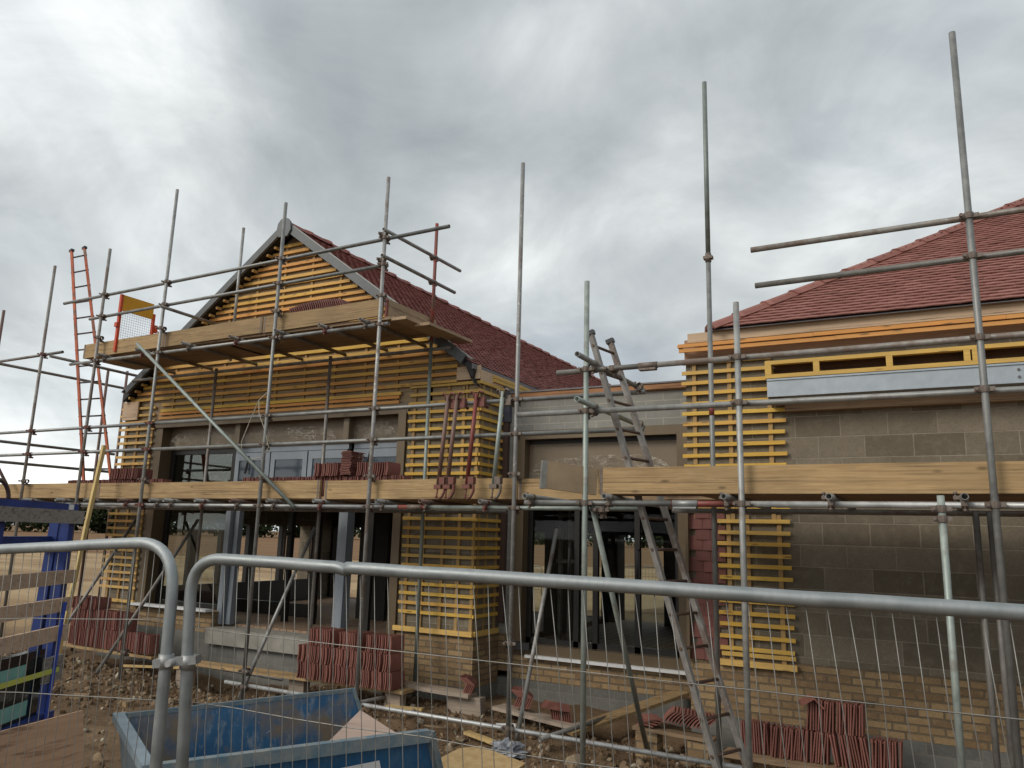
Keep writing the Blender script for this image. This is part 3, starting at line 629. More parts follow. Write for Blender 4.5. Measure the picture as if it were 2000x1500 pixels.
# bay two and three: blue filmed top lights above door jambs
for x0, x1, nm in ((-9.80, -7.50, 3), (-7.40, -6.46, 1)):
    q = MB(); q.box(x0, x1, 8.95, 9.02, 1.20, 1.28); q.box(x0, x0+.012, 8.95, 9.02, .47, 1.20); q.box(x0, x1, 8.95, 9.02, .40, .47)
    top = q.build('top_light', 'bluefilm', gb)
    sash = MB(); W_ = (x1-x0)/nm
    for k in range(nm):
        a, b_ = x0+k*W_+.012, x0+(k+1)*W_-.012
        sash.box(a, a+.085, 8.93, 8.95, .47, 1.19); sash.box(b_-.085, b_, 8.93, 8.95, .47, 1.19); sash.box(a+.085, b_-.085, 8.93, 8.95, 1.07, 1.19); sash.box(a+.085, b_-.085, 8.93, 8.95, .47, .54)
        g = MB(); g.box(a+.085, b_-.085, 8.945, 8.952, .62, 1.07); g.build('pane', 'glass_blue', top)
        g = MB(); g.box(a+.085, b_-.085, 8.944, 8.953, .54, .62); g.build('lower_bead', 'darkframe', top)
        if k != 1:
            g = MB(); g.bar((a+.30, 8.935, 1.14), (a+.27, 8.90, .86), .02, .035); g.build('stay', 'black', top)
    sash.build('sash', 'bluefilm', top)
q = MB(); q.box(-6.72, -6.60, 8.940, 8.944, .78, .98); q.build('window_sticker', 'white', gb)
for x, w in ((-9.80, .10), (-9.67, .085), (-7.58, .085), (-7.47, .11)):
    q = MB(); q.box(x, x+w, 8.86 if w > .09 else 8.93, 9.02, -1.44, .40); q.build('door_jamb', 'bluefilm', gb)
q = MB(); q.box(-7.49, -6.40, 8.60, 8.80, -1.44, -1.405); q.bar((-7.45, 8.58, -1.42), (-6.75, 8.50, -1.45), .10, .008); q.build('white_sill', 'white', gb)
q = MB(); q.box(-7.05, -6.97, 8.96, 9.02, -1.40, .40); q.build('door_post', 'darkframe', gb)

# ================================================================== link block
lk = thing('link_block', (-3.8, 10.5, -2.1), 'low flat roofed link of grey blockwork between gable and hipped wing', 'building')
LX0, LX1, LY = XR, -2.0, 9.40
q = MB(); q.box(LX0, LX1, LY, LY+.3, 1.42, 1.86); q.box(LX0, -4.98, LY, LY+.3, -1.25, 1.42); q.box(-2.55, LX1, LY, LY+.3, -1.25, 1.42); q.build('wall', 'block_link', lk)
q = MB(); q.box(LX0+.012, -4.98, LY-.012, LY+.3, -1.72, -1.252); q.box(-4.98, LX1, LY-.008, LY+.3, -1.80, -1.49); q.build('brick_plinth', 'brick', lk)
q = MB(); q.box(LX0+.012, LX1, LY-.006, LY+.3, -2.4, -1.80); q.build('block_footing', 'footing', lk)
q = MB(); q.box(LX0, LX1+.1, LY-.06, LY+.0, 1.875, 1.94); q.box(LX0, LX1+.1, LY-.03, LY+.3, 1.862, 1.874); q.build('roof_edge_board', m_wood('brown_roof_edge', (.33, .15, .065), (.40, .20, .09), 0, .2, .2), lk)
q = MB(); q.box(LX0, LX1+.1, LY-.075, 14, 1.945, 1.965); q.build('roof', 'membrane', lk)
q = MB(); q.box(-4.98, -2.55, LY-.03, LY+.25, 1.30, 1.42); q.box(-4.98, -4.80, LY-.03, LY+.25, -1.49, 1.30); q.box(-2.70, -2.55, LY-.03, LY+.25, -1.49, 1.30); q.box(-4.80, -2.70, LY-.02, LY+.25, -1.49, -1.36)
wf = q.build('window_frame', 'bronze', lk)
q = MB(); q.box(-4.80, -2.70, LY+.12, LY+.16, .55, 1.25); q.build('spandrel_panel', 'bronze_panel', lk)
q = MB(); q.box(-4.80, -2.70, LY+.10, LY+.17, 1.25, 1.30); q.build('head_shadow_gap', 'black', lk)
film(-4.78, -2.74, .60, 1.12, LY+.12, lk, 51)
q = MB()
for x in (-4.80, -4.12, -3.86, -3.30, -2.78): q.box(x, x+.07, LY+.12, LY+.18, -1.36, .55)
q.box(-4.80, -2.70, LY+.12, LY+.18, .47, .55); q.box(-4.8, -2.7, LY+.12, LY+.18, -1.36, -1.29); q.build('glazing_bar', 'darkframe', lk)
q = MB(); q.box(-4.73, -2.71, LY+.145, LY+.15, -1.29, .47); q.build('pane', 'glass', lk)
q = MB(); q.box(-4.70, -2.55, LY-.10, LY-.03, -1.515, -1.48); q.build('white_sill', 'white', lk)
q = MB(); q.box(-4.95, -4.62, LY-.14, LY-.05, -1.42, -1.33); q.build('black_bracket', 'black', lk)
for x in (-4.16, -3.24):
    q = MB(); q.rod([(x, LY+.12, -.12), (x, LY+.05, -.12), (x, LY+.05, -.55), (x, LY+.12, -.55)], .012, 8); q.build('door_handle', 'black', lk)
q = MB(); q.box(LX0, LX1, LY+.3, 14, -1.52, -1.44); q.build('floor', 'floor', lk)
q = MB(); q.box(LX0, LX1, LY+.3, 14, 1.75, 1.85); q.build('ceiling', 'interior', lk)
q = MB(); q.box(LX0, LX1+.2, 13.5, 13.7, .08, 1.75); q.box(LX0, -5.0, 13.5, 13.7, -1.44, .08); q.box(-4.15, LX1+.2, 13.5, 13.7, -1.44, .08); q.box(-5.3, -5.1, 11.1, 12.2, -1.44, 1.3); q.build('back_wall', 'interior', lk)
q = MB()
for x in (-4.75, -4.60, -4.42): q.box(x, x+.05, 10.4, 10.46, -1.4, .9)
q.box(-4.78, -4.36, 10.39, 10.45, .30, .35); q.box(-4.78, -4.36, 10.39, 10.45, -.35, -.30); q.build('inner_stud', 'galv_old', lk)

# ================================================================== hipped wing
hw = thing('hipped_wing', (2, 12, -2.1), 'block walled wing under a pinkish red hipped tile roof', 'building')
WX0, WX1, WY = -2.40, 6.5, 8.75
q = MB(); q.box(WX0, WX1, WY, WY+.3, -1.19, 2.30); q.box(WX0, WX0+.3, WY+.3, 16, -1.19, 2.30); q.build('wall', 'block', hw)
q = MB(); q.box(WX0, WX1, WY-.003, WY+.3, -1.79, -1.192); q.build('brick_plinth', 'brick', hw)
q = MB(); q.box(WX0, WX1, WY-.002, WY+.3, -2.4, -1.792); q.build('block_footing', 'footing', hw)
q = MB(); q.box(-.80, -.60, WY-.010, WY-.003, -1.535, -1.475); vb = q.build('air_brick', m_flat('dark_grille', (.06, .05, .04), .8), hw)
q = MB()
for k in range(5): q.box(-.795, -.605, WY-.016, WY-.010, -1.53+k*.0115, -1.524+k*.0115)
q.build('air_brick_louvre', 'brick', vb)
# upper battens
zs = [2.03-.12*k for k in range(27)]
ub = MB(); battens(ub, WX0-.03, -1.44, [z for z in zs if z > 1.5]); battens(ub, WX0-.03, -1.31, [z for z in zs if .3 < z <= 1.5]); ub.build('upper_battens', 'bat_y', hw)
uu = MB(); uprights(uu, [WX0+.10, WX0+.50, WX0+.93], .25, 2.05); uprights(uu, [-1.95, -1.75, -1.42], -1.22, .30); uu.build('upright_battens', 'bat_z', hw)
lb = MB(); battens(lb, -2.06, -1.30, [z for z in zs if -1.16 < z <= .3]); battens(lb, -2.06, -1.30, [-1.15]); lb.build('lower_battens', 'bat_y', hw)
q = MB(); q.box(-2.08, -1.29, 8.684, 8.728, -1.27, -1.21); q.build('base_batten', 'bat_t', hw)
tile_field('hung_tiles', 'tile_hung', (WX0, 8.735, -1.24), (1, 0, 0), (0, 0, 1), (0, -1, 0), .33, 14, lambda u, v: 0 <= u < .36, gauge=.115, parent=hw, lift=.004, gap=.0022, jit=.002)
q = MB(); q.box(WX0-.01, WX0+.02, 8.66, 8.75, -1.24, .40); q.build('corner_trim', 'bronze', hw)
# eaves: plywood fascia, orange battens, framing, steel beam
q = MB(); q.box(-2.33, WX1, 8.585, 8.61, 2.235, 2.345); q.build('plywood_fascia', 'ply', hw)
q = MB(); q.box(-2.06, WX1, 8.575, 8.60, 2.346, 2.366); q.build('eave_membrane', 'membrane', hw)
q = MB(); battens(q, WX0-.05, WX1, [2.205], 8.56); battens(q, WX0-.03, WX1, [2.150], 8.575); q.box(WX0-.05, WX0-.02, 8.584, 9.1, 2.19, 2.22); q.build('eave_battens', 'bat_o', hw)
q = MB()
for k in range(16): q.box(-2.2+k*.52, -2.13+k*.52, 8.585, 8.62, 2.17, 2.187)
q.build('eave_packers', 'bat_o', hw)
q = MB(); q.box(WX0, WX1, 8.70, 8.745, 2.05, 2.30); q.build('eave_backing', 'ply_brown', hw)
fy = 8.42
q = MB(); q.box(-1.455, WX1, fy, fy+.07, 1.875, 1.915); q.box(-1.455, WX1, fy, fy+.07, 1.725, 1.768); q.build('framing_rail', 'bat_y', hw)
for x, w in ((-1.455, .065), (-.97, .06), (-.285, .06), (.39, .055), (.46, .06), (1.1, .06), (1.8, .06), (2.5, .06)): MB().box(x, x+w, fy+.001, fy+.071, 1.769, 1.874).build('framing_post', 'bat_y', hw)
q = MB(); q.box(-1.452, -1.40, fy+.071, 8.70, 1.769, 1.874); q.build('framing_return', 'bat_y', hw)
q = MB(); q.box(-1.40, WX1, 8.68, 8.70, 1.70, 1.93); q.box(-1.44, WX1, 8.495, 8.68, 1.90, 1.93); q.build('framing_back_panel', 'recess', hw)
q = MB(); q.box(-1.44, WX1, fy+.0, fy+.22, 1.700, 1.718); q.box(-1.44, WX1, fy+.0, fy+.22, 1.525, 1.543); q.box(-1.44, WX1, fy+.012, fy+.024, 1.543, 1.70); q.box(-1.44, -1.428, fy+.024, fy+.2, 1.543, 1.70)
sb = q.build('steel_beam', 'steelbeam', hw)
q = MB()
for x in (.82,):
    for z in (1.585, 1.655): q.rod([(x, fy+.012, z), (x, fy-.004, z)], .012, 6)
q.build('beam_bolt', 'rung', sb)
q = MB(); q.box(-1.30, WX1, fy+.22, 8.75, 1.40, 1.52); q.box(-1.44, -1.30, fy+.05, 8.70, 1.47, 1.524); q.build('soffit_timber', 'board_dark', hw)
# hip roof
EXh, EYh, EZh, TP = -2.06, 8.52, 2.36, .665
c2 = 1/math.hypot(1, TP); s2 = TP*c2; Lh = 5.2/c2
q = MB(); q.add([(EXh, EYh, EZh-.02), (WX1+3, EYh, EZh-.02), (WX1+3, EYh+5.2, EZh-.02+5.2*TP), (EXh+5.2, EYh+5.2, EZh-.02+5.2*TP), (EXh, EYh+10.4, EZh-.02), (WX1+3, EYh+10.4, EZh-.02)],
                [(0, 1, 2, 3), (4, 0, 3), (4, 3, 2, 5), (0, 4, 5, 1), (1, 5, 2)]); q.build('roof_deck', 'membrane', hw)
tile_field('tiled_slope', 'tile', (EXh, EYh, EZh), (1, 0, 0), (0, c2, s2), (0, -s2, c2), WX1+2.5-EXh, int(Lh/.1), lambda u, v: u > v*c2-.02 and v < Lh-.05, parent=hw, camber=.003, jit=.0012)
tile_field('tiled_slope', 'tile', (EXh, EYh+10.4, EZh), (0, -1, 0), (c2, 0, s2), (-s2, 0, c2), 10.4, int(Lh/.1), lambda u, v: v*c2-.02 < u < 10.4-v*c2+.02, parent=hw)
hd = Vector((1, 1, TP)).normalized(); side = Vector((1, -1, 0)).normalized(); hn = side.cross(hd); hn = hn if hn.z > 0 else -hn
hp = MB()
for k in range(19):
    p0 = Vector((EXh, EYh, EZh)) + hd*(k*.43+.0) + hn*.012
    for a0, a1, g in ((0, .44, 0), (.37, .440, .009)):
        vs = []
        for t in (a0, a1):
            lift_ = .009 if t == a0 else .0
            for sx, sz in ((-.115, -.035), (-.07, .018), (0, .042), (.07, .018), (.115, -.035)):
                vs.append(p0+hd*t+side*(sx*(1+g*6))+hn*(sz+g+lift_))
            for sx, sz in ((-.10, -.045), (0, .02), (.10, -.045)): vs.append(p0+hd*t+side*sx+hn*(sz+lift_))
        fs = [(i, i+1, i+9, i+8) for i in range(4)] + [(0, 5, 6, 1), (1, 6, 2), (2, 6, 3), (3, 6, 7, 4), (8, 9, 14, 13), (9, 10, 14), (10, 11, 14), (11, 12, 15, 14), (0, 8, 13, 5), (4, 7, 15, 12)]
        hp.add(vs, fs)
hp.build('hip_tiles', 'tile', hw)

# ================================================================== scaffolding
XZ = {}
def coupler_mesh():
    """right-angle coupler: one tube along z at the origin, the other along x at y = +.052"""
    mb = MB(); n = 12
    def band(c, ax, r, w):
        c, ax = Vector(c), Vector(ax); a = ax.orthogonal().normalized(); b = ax.cross(a); vs = []
        for t in (-w/2, w/2):
            vs += [c+ax*t+(a*math.cos(k)+b*math.sin(k))*r for k in (2*math.pi*i/n for i in range(n))]
        for t in (-w/2, w/2):
            vs += [c+ax*t+(a*math.cos(k)+b*math.sin(k))*.0245 for k in (2*math.pi*i/n for i in range(n))]
        fs = [(i, (i+1)%n, n+(i+1)%n, n+i) for i in range(n)] + [((i+1)%n, i, 2*n+i, 2*n+(i+1)%n) for i in range(n)] + [(n+i, n+(i+1)%n, 3*n+(i+1)%n, 3*n+i) for i in range(n)]
        mb.add(vs, fs)
    band((0, 0, 0), (0, 0, 1), .033, .046); band((0, .052, 0), (1, 0, 0), .033, .046)
    mb.box(-.024, .024, .018, .036, -.024, .024)
    mb.box(-.062, -.028, -.012, .012, -.018, .018); mb.box(.028, .066, -.010, .010, -.016, .016)
    mb.rod([(-.05, -.045, 0), (-.05, .03, 0)], .0075, 6); mb.rod([(-.05, -.05, 0), (-.05, -.032, 0)], .014, 6)
    mb.rod([(0, .02, -.052), (0, .095, -.052)], .0075, 6); mb.rod([(0, .078, -.052), (0, .096, -.052)], .014, 6); mb.box(-.016, .016, .04, .066, -.066, -.028)
    return mb.mesh('coupler', (0, 0, 0), lift=False)
CM = coupler_mesh(); CM.materials.append(M['coupler']); CMR = CM.copy(); CMR.materials.clear(); CMR.materials.append(M['coupler_red'])
ROT = {'zx': Matrix.Identity(3), 'xy': Matrix(((0, 0, 1), (0, 1, 0), (-1, 0, 0))).to_3x3(), 'zy': Matrix(((0, 1, 0), (-1, 0, 0), (0, 0, 1))).to_3x3()}
ROT['xy'] = Matrix(((0, 0, 1), (1, 0, 0), (0, 1, 0)))       # z->x axis, x->y axis, y->z axis
def coupler(parent, x, y, z, kind='zx', red=False, flip=0):
    o = bpy.data.objects.new('coupler', CMR if red else CM); w = Vector(parent['_w']); o.parent = parent
    R = ROT[kind].to_4x4()
    if flip: R = R @ Matrix.Rotation(math.pi, 4, 'Y')
    o.matrix_local = Matrix.Translation(Vector((x, y, z+H))-w) @ R @ Matrix.Rotation(random.uniform(-.08, .08), 4, 'Z')
    C.objects.link(o); return o
def T(parent, name, p, q, mat='galv'):
    return MB().tube(p, q).build(name, mat, parent)
def board(parent, name, p, q, w=.225, t=.038, mat='board', up=(0, 0, 1)):
    o = MB().bar(p, q, w, t, up).build(name, mat, parent)
    if name == 'toe_board' and abs(q[0]-p[0]) > .5:
        for e, s_ in ((p, 1), (q, -1)):
            MB().bar((e[0]+s_*.012, e[1], e[2]), (e[0]+s_*.040, e[1], e[2]), w+.004, t+.004, up).build('end_band', 'coupler', o)
    return o

SY, RYL = 7.40, 7.452
sl = thing('scaffold', (-8.5, 7.9, -2.1), 'long grey tube scaffold with two timber decks in front of the gable', 'scaffold', 'tube scaffolds along the facade')
STL = [(-14.15, 3.66, 'rustred'), (-12.82, 4.29, 'galv_old'), (-11.385, 4.37, 'galv_old'), (-9.92, 5.11, 'galv'), (-7.61, 4.46, 'galv'), (-5.85, 4.48, 'splash'), (-3.905, 4.26, 'splash')]
for x, zt, m in STL: T(sl, 'standard', (x, SY, gz(x, SY)-.03), (x, SY, zt), m)
for x, zt, m in ((-9.9, 2.50, 'galv_old'), (-7.55, 2.50, 'galv_old'), (-5.80, 2.55, 'galv_green')): T(sl, 'standard', (x, 8.47, gz(x, 8.47)-.02), (x, 8.47, zt), m)
T(sl, 'standard', (-9.66, 8.52, 2.62), (-9.66, 8.52, 4.86), 'galv'); T(sl, 'guard_rail', (-9.85, 7.3, 3.2), (-9.85, 8.5, 3.19), 'galv_old')
T(sl, 'standard', (-5.80, 8.47, 2.551), (-5.80, 8.47, 4.25), 'redtube')
for x, y, zt in ((-13.0, 8.72, 2.76), (-13.0, 9.1, 2.82)): T(sl, 'standard', (x, y, gz(x, y)-.02), (x, y, zt), 'rustred')
# ledgers and rails
T(sl, 'ledger', (-16.5, RYL, .30), (-11.45, RYL, .30), 'galv_bright'); T(sl, 'ledger', (-11.44, RYL, .30), (-5.45, RYL, .30), 'galv_bright'); T(sl, 'ledger', (-5.44, RYL, .30), (-5.06, RYL, .30), 'redtube'); T(sl, 'ledger', (-5.05, RYL, .30), (-2.48, RYL, .30), 'galv_green')
T(sl, 'ledger', (-14, 8.53, .29), (-4.6, 8.53, .29), 'galv_old')
for z, x0, x1 in ((1.475, -16.5, -2.46), (1.095, -16.5, -2.48)):
    T(sl, 'guard_rail', (x0, RYL, z), (-10.0, RYL, z), 'galv_bright'); T(sl, 'guard_rail', (-9.99, RYL, z), (x1, RYL, z), 'galv')
    for x, _, m in STL: coupler(sl, x, SY, z, red=(x < -9))
for x, _, m in STL: coupler(sl, x, SY, .30, red=(x in (-9.92,)))
for x in (-12.82, -9.92, -7.61, -5.85, -3.905): coupler(sl, x, SY, .66)
T(sl, 'guard_rail', (-12.5, RYL, 3.60), (-4.92, RYL, 3.675), 'galv'); T(sl, 'guard_rail', (-11.75, RYL, 3.25), (-5.83, RYL, 3.315), 'galv')
for x, _, m in STL[2:6]:
    coupler(sl, x, SY, 3.60+.0095*(x+12.5)); coupler(sl, x, SY, 3.25+.0105*(x+11.75)); coupler(sl, x, SY, 2.53)
    coupler(sl, x, SY, 2.90)
T(sl, 'ledger', (-12.1, RYL, 2.53), (-5.75, RYL, 2.54), 'galv'); T(sl, 'ledger', (-12.0, 8.53, 2.46), (-5.5, 8.53, 2.46), 'galv_old')
# far left return
for z, y0, y1 in ((2.52, 5.9, 9.35), (1.28, 5.9, 9.15), (.955, 5.9, 9.15)): T(sl, 'guard_rail', (-13.15, y0, z), (-13.15, y1, z), 'galv_old')
T(sl, 'guard_rail', (-14.6, RYL, 2.74), (-12.35, RYL, 2.76), 'galv_old'); coupler(sl, -12.82, SY, 2.755, red=True)
T(sl, 'brace', (-14.1, RYL-.1, 1.42), (-13.18, RYL-.1, .60), 'rustred')
# return rails beside the gable deck
T(sl, 'guard_rail', (-5.80, 7.30, 3.73), (-5.80, 9.12, 3.77), 'galv'); T(sl, 'guard_rail', (-5.80, 7.30, 3.385), (-5.80, 9.0, 3.405), 'galv_old')
for z in (3.75, 3.395): coupler(sl, -5.85, 8.47, z, 'zy')
for z in (3.71, 3.37): coupler(sl, -5.9, 7.40, z, 'zy')
# transoms
for i, x in enumerate((-15.2, -14.4, -13.6, -12.6, -11.75, -11.05, -10.27, -9.6, -9.31, -8.69, -8.03, -7.38, -6.61, -5.66, -5.05, -4.27)):
    T(sl, 'transom', (x, 7.30, .362), (x+.02, 8.66, .352), random.choice(['galv_old', 'galv', 'rustred', 'galv'])); coupler(sl, x, RYL, .30, 'xy', red=(i % 3 == 0))
for i, x in enumerate((-12.08, -11.2, -10.3, -9.3, -8.34, -7.50, -6.74, -6.08)):
    T(sl, 'transom', (x, 7.30 if i else 7.1, 2.592), (x+.02, 8.72, 2.57), 'galv_old'); 
    if 0 < i: coupler(sl, x, RYL, 2.535, 'xy', red=(i % 2 == 0))
# toe boards and decks
for a, b in ((-16.4, -11.05), (-11.04, -6.70), (-6.62, -3.92), (-3.91, -2.20)):
    board(sl, 'toe_board', (a, 7.512, .505), (b, 7.512, .512), .038, .225)
for a, b in ((-11.86, -9.95), (-9.94, -7.95), (-7.93, -5.90)):
    z0, z1 = 2.70+.008*(a+11.9), 2.70+.008*(b+11.9)
    board(sl, 'toe_board', (a, 7.512, z0+.03), (b, 7.512, z1+.035), .038, .225)
for k in range(4):
    y = 7.64+.232*k
    for a, b in ((-16.4, -12.2), (-12.18, -8.3), (-8.28, -4.4), (-4.38, -2.7)): board(sl, 'deck_board', (a+.1*random.random(), y, .406), (b, y, .406), .225, .038, 'board_dark')
    for a, b in ((-11.85, -8.9), (-8.88, -5.80)): board(sl, 'deck_board', (a, y, 2.64), (b+.1*random.random(), y, 2.64), .225, .038, 'board_dark')
board(sl, 'toe_board', (-5.86, 7.56, 2.78), (-5.86, 8.62, 2.79), .038, .225, 'board_y')
for k, (x, y1) in enumerate(((-5.64, 8.62), (-5.46, 8.80))):
    board(sl, 'deck_board', (x, 7.5+.25*k, 2.61-.03*k), (x, y1, 2.63-.04*k), .225, .038, 'board_y')
q = MB(); q.box(-5.885, -5.86, 7.53, 7.56, 2.66, 2.90); q.build('toe_board_end', 'cutedge', sl)
# braces
T(sl, 'brace', (-10.36, 7.35, 2.69), (-6.96, 7.35, .28), 'galv_green')
T(sl, 'brace', (-7.68, 8.55, .05), (-7.68, 7.42, -2.05), 'galv'); T(sl, 'brace', (-3.96, 8.62, .10), (-3.96, 7.70, -2.08), 'galv')
T(sl, 'brace', (-10.0, 8.5, .12), (-10.0, 7.1, -1.95), 'galv_old'); T(sl, 'brace', (-11.46, 8.5, .1), (-11.46, 7.2, -2.05), 'galv_old')
# foot ties
T(sl, 'foot_tie', (-7.98, 7.46, -1.895), (-1.6, 7.46, -1.94), 'galv_bright'); T(sl, 'foot_tie', (-12.7, 8.44, -1.91), (-7.95, 8.44, -2.0), 'galv_bright')
for x in (-7.61, -5.85, -3.905): coupler(sl, x, SY, -1.90)
coupler(sl, -7.61, SY, -1.72); coupler(sl, -3.905, SY, -.47); coupler(sl, -3.905, SY, -1.08); coupler(sl, -9.92, SY, -1.7)
for x, y in ((-5.80, 8.0), (-3.3, 8.3)):
    T(sl, 'foot_tie', (x-.2, 7.3, -1.93), (x+.1, 8.7, -1.90), 'galv_old')

sr = thing('scaffold', (-.5, 6.9, -2.1), 'nearer grey tube scaffold with one timber deck along the blockwork wing', 'scaffold', 'tube scaffolds along the facade')
SYR, RYR = 6.30, 6.352
STR = [(-2.63, 2.31, 'galv_green'), (-1.30, 1.95, 'galv'), (.40, 3.92, 'galv')]
for x, zt, m in STR: T(sr, 'standard', (x, SYR, gz(x, SYR)-.03), (x, SYR, zt), m)
T(sr, 'standard', (-1.785, 7.40, gz(-1.785, 7.4)), (-1.785, 7.40, 2.78), 'galv'); T(sr, 'standard', (-1.785, 7.40, 2.785), (-1.785, 7.40, 4.72), 'galv_green')
q = MB(); q.rod([(-1.785, 7.40, 2.74), (-1.785, 7.40, 2.83)], .030, 12); q.box(-1.83, -1.74, 7.37, 7.43, 2.77, 2.80); q.build('sleeve', 'coupler', sr)
q = MB(); q.tube((-1.785, 7.40, 1.19), (-1.785, 7.40, 1.31), .0255, 14, .001); q.build('red_tag', 'redtube', sr)
T(sr, 'standard', (.075, 6.20, gz(.075, 6.2)), (.075, 6.20, .36), 'galv_green'); coupler(sr, .075, 6.2, .27); coupler(sr, .075, 6.2, .20)
for x in (.33, .43): T(sr, 'standard', (x, 7.42, gz(x, 7.42)), (x, 7.42, .30), 'galv_old')
T(sr, 'ledger', (-3.24, RYR, .305), (-1.88, RYR, .303), 'galv'); T(sr, 'ledger', (-1.875, RYR, .303), (-1.37, RYR, .302), 'redtube'); T(sr, 'ledger', (-1.365, RYR, .302), (4.5, RYR, .295), 'galv_bright')
q = MB(); q.tube((-1.87, RYR, .303), (-1.66, RYR, .303), .029, 14, .004); q.box(-1.86, -1.67, RYR-.035, RYR+.035, .262, .276); q.build('sleeve', 'galv_bright', sr)
q = MB(); q.tube((-5.32, RYL, .30), (-5.12, RYL, .30), .029, 14, .004); q.build('sleeve', 'coupler', sl)
T(sr, 'ledger', (-2.2, 7.46, .29), (4.5, 7.46, .285), 'galv_old')
T(sr, 'guard_rail', (-2.94, RYR, 1.485), (-2.02, RYR, 1.488), 'galv_old'); T(sr, 'guard_rail', (-2.01, RYR, 1.488), (4.5, RYR, 1.50), 'galv_old')
q = MB(); q.tube((-2.16, RYR, 1.488), (-1.99, RYR, 1.488), .029, 14, .004); q.box(-2.15, -2.0, RYR-.03, RYR+.03, 1.445, 1.462); q.build('sleeve', 'coupler', sr)
T(sr, 'guard_rail', (-3.34, RYR, 1.115), (4.5, RYR, 1.09), 'galv')
T(sr, 'guard_rail', (-1.175, RYR, 2.405), (4.5, RYR, 2.44), 'galv_old'); T(sr, 'guard_rail', (-1.15, RYR, 2.09), (4.5, RYR, 2.13), 'galv_old')
for x, zt, m in STR:
    for z in (.303, 1.487, 1.11): coupler(sr, x, SYR, z)
for z in (2.41, 2.10): coupler(sr, .40, SYR, z)
for z in (1.545, 1.155): T(sr, 'guard_rail', (-2.57, 5.95, z), (-2.57, 7.70, z), 'galv_green' if z < 1.3 else 'galv'); coupler(sr, -2.57, RYR, z-.055, 'xy'); coupler(sr, -2.52, 7.45, z-.055, 'xy')
coupler(sr, -2.40, RYR, 1.487, 'zx')
for i, x in enumerate((-3.17, -2.42, -1.42, -.65, .22, 1.3, 2.2)):
    T(sr, 'transom', (x, 6.20, .355), (x+.02, 8.05, .345), 'galv'); coupler(sr, x, RYR, .30, 'xy')
board(sr, 'toe_board', (-2.545, 6.412, .50), (4.4, 6.412, .495), .038, .225)
for k in range(8):
    y = 6.545+.232*k+(.05 if k > 3 else 0)
    if k < 2 or True:
        for a, b in (((-2.54, -1.9), (-1.88, 1.9), (1.92, 4.4)) if k in (0, 4) else ((-2.2, 1.9), (1.92, 4.4)) if k > 2 else ((-1.7, 1.9), (1.92, 4.4))):
            board(sr, 'deck_board', (a, y, .398), (b, y, .398), .225, .038, 'board_dark')
q = MB(); q.bar((-2.90, 6.02, .53), (-2.56, 6.39, .49), .036, .235); q.build('end_board', m_flat('tan_end_board', (.36, .27, .175), .8, 0, .25, 5, .3), sr)
q = MB(); q.bar((-2.915, 6.005, .53), (-2.885, 6.038, .527), .040, .24); q.build('end_board_cap', 'wire', sr)
q = MB(); q.bar((-2.70, 6.50, .60), (-1.9, 6.55, .545), .20, .03); q.build('loose_board', 'board_dark', sr)
T(sr, 'brace', (-2.60, 6.38, .30), (-2.60, 7.86, -2.02), 'galv_green'); coupler(sr, -2.57, 6.42, .24, 'zy'); coupler(sr, -2.50, 6.37, .25, 'zx')

# ================================================================== tubes hung from the rail
def hanger(x, mats, lab):
    t = thing('hanging_tube', (x, 7.34, .53), lab, 'tube', 'short tubes hung from the guard rail')
    dx = .075
    MB().tube((x-.0, 7.34, .53), (x+dx, 7.355, 1.56)).build('tube', mats, t)
    c = MB(); cm = 'coupler_red' if mats in ('rustred', 'redtube') else 'coupler'
    for s in (-1, 1):                                          # splayed flap ends at the top
        pts = [(x+dx+s*.02, 7.34, 1.50), (x+dx+s*.03, 7.34, 1.57), (x+dx+s*.055, 7.335, 1.585), (x+dx+s*.085+.02, 7.33, 1.555)]
        c.rod(pts, .011, 6)
    c.rod([(x+dx+.03, 7.38, 1.47), (x+dx+.075, 7.42, 1.44), (x+dx+.085, 7.46, 1.41)], .018, 6); c.box(x+dx-.01, x+dx+.09, 7.37, 7.43, 1.41, 1.52)
    c.build('top_coupler', cm, t)
    c = MB(); c.rod([(x+.0, 7.34, .53), (x-.01, 7.335, .44), (x-.012, 7.33, .40)], .009, 6); c.rod([(x-.012, 7.33, .42), (x-.012, 7.33, .395)], .016, 6)
    c.rod([(x+.05, 7.34, .58), (x+.085, 7.34, .53), (x+.085, 7.34, .47), (x+.055, 7.335, .41), (x+.02, 7.33, .385)], .016, 6); c.box(x-.04, x+.05, 7.31, 7.37, .50, .545); c.box(x+.02, x+.09, 7.32, 7.38, .55, .63)
    c.build('bottom_coupler', cm, t)
hanger(-4.84, 'rustred', 'leftmost hanging tube, brown with a rusty hook, beside the yellow battens')
hanger(-4.72, 'rustred', 'hanging tube with red top, second from the left, tight beside its brown neighbour')
hanger(-4.465, 'redtube', 'hanging tube with worn bright red paint at both ends')
hanger(-4.13, 'galv_green', 'pale grey green hanging tube at the right of the red ones')

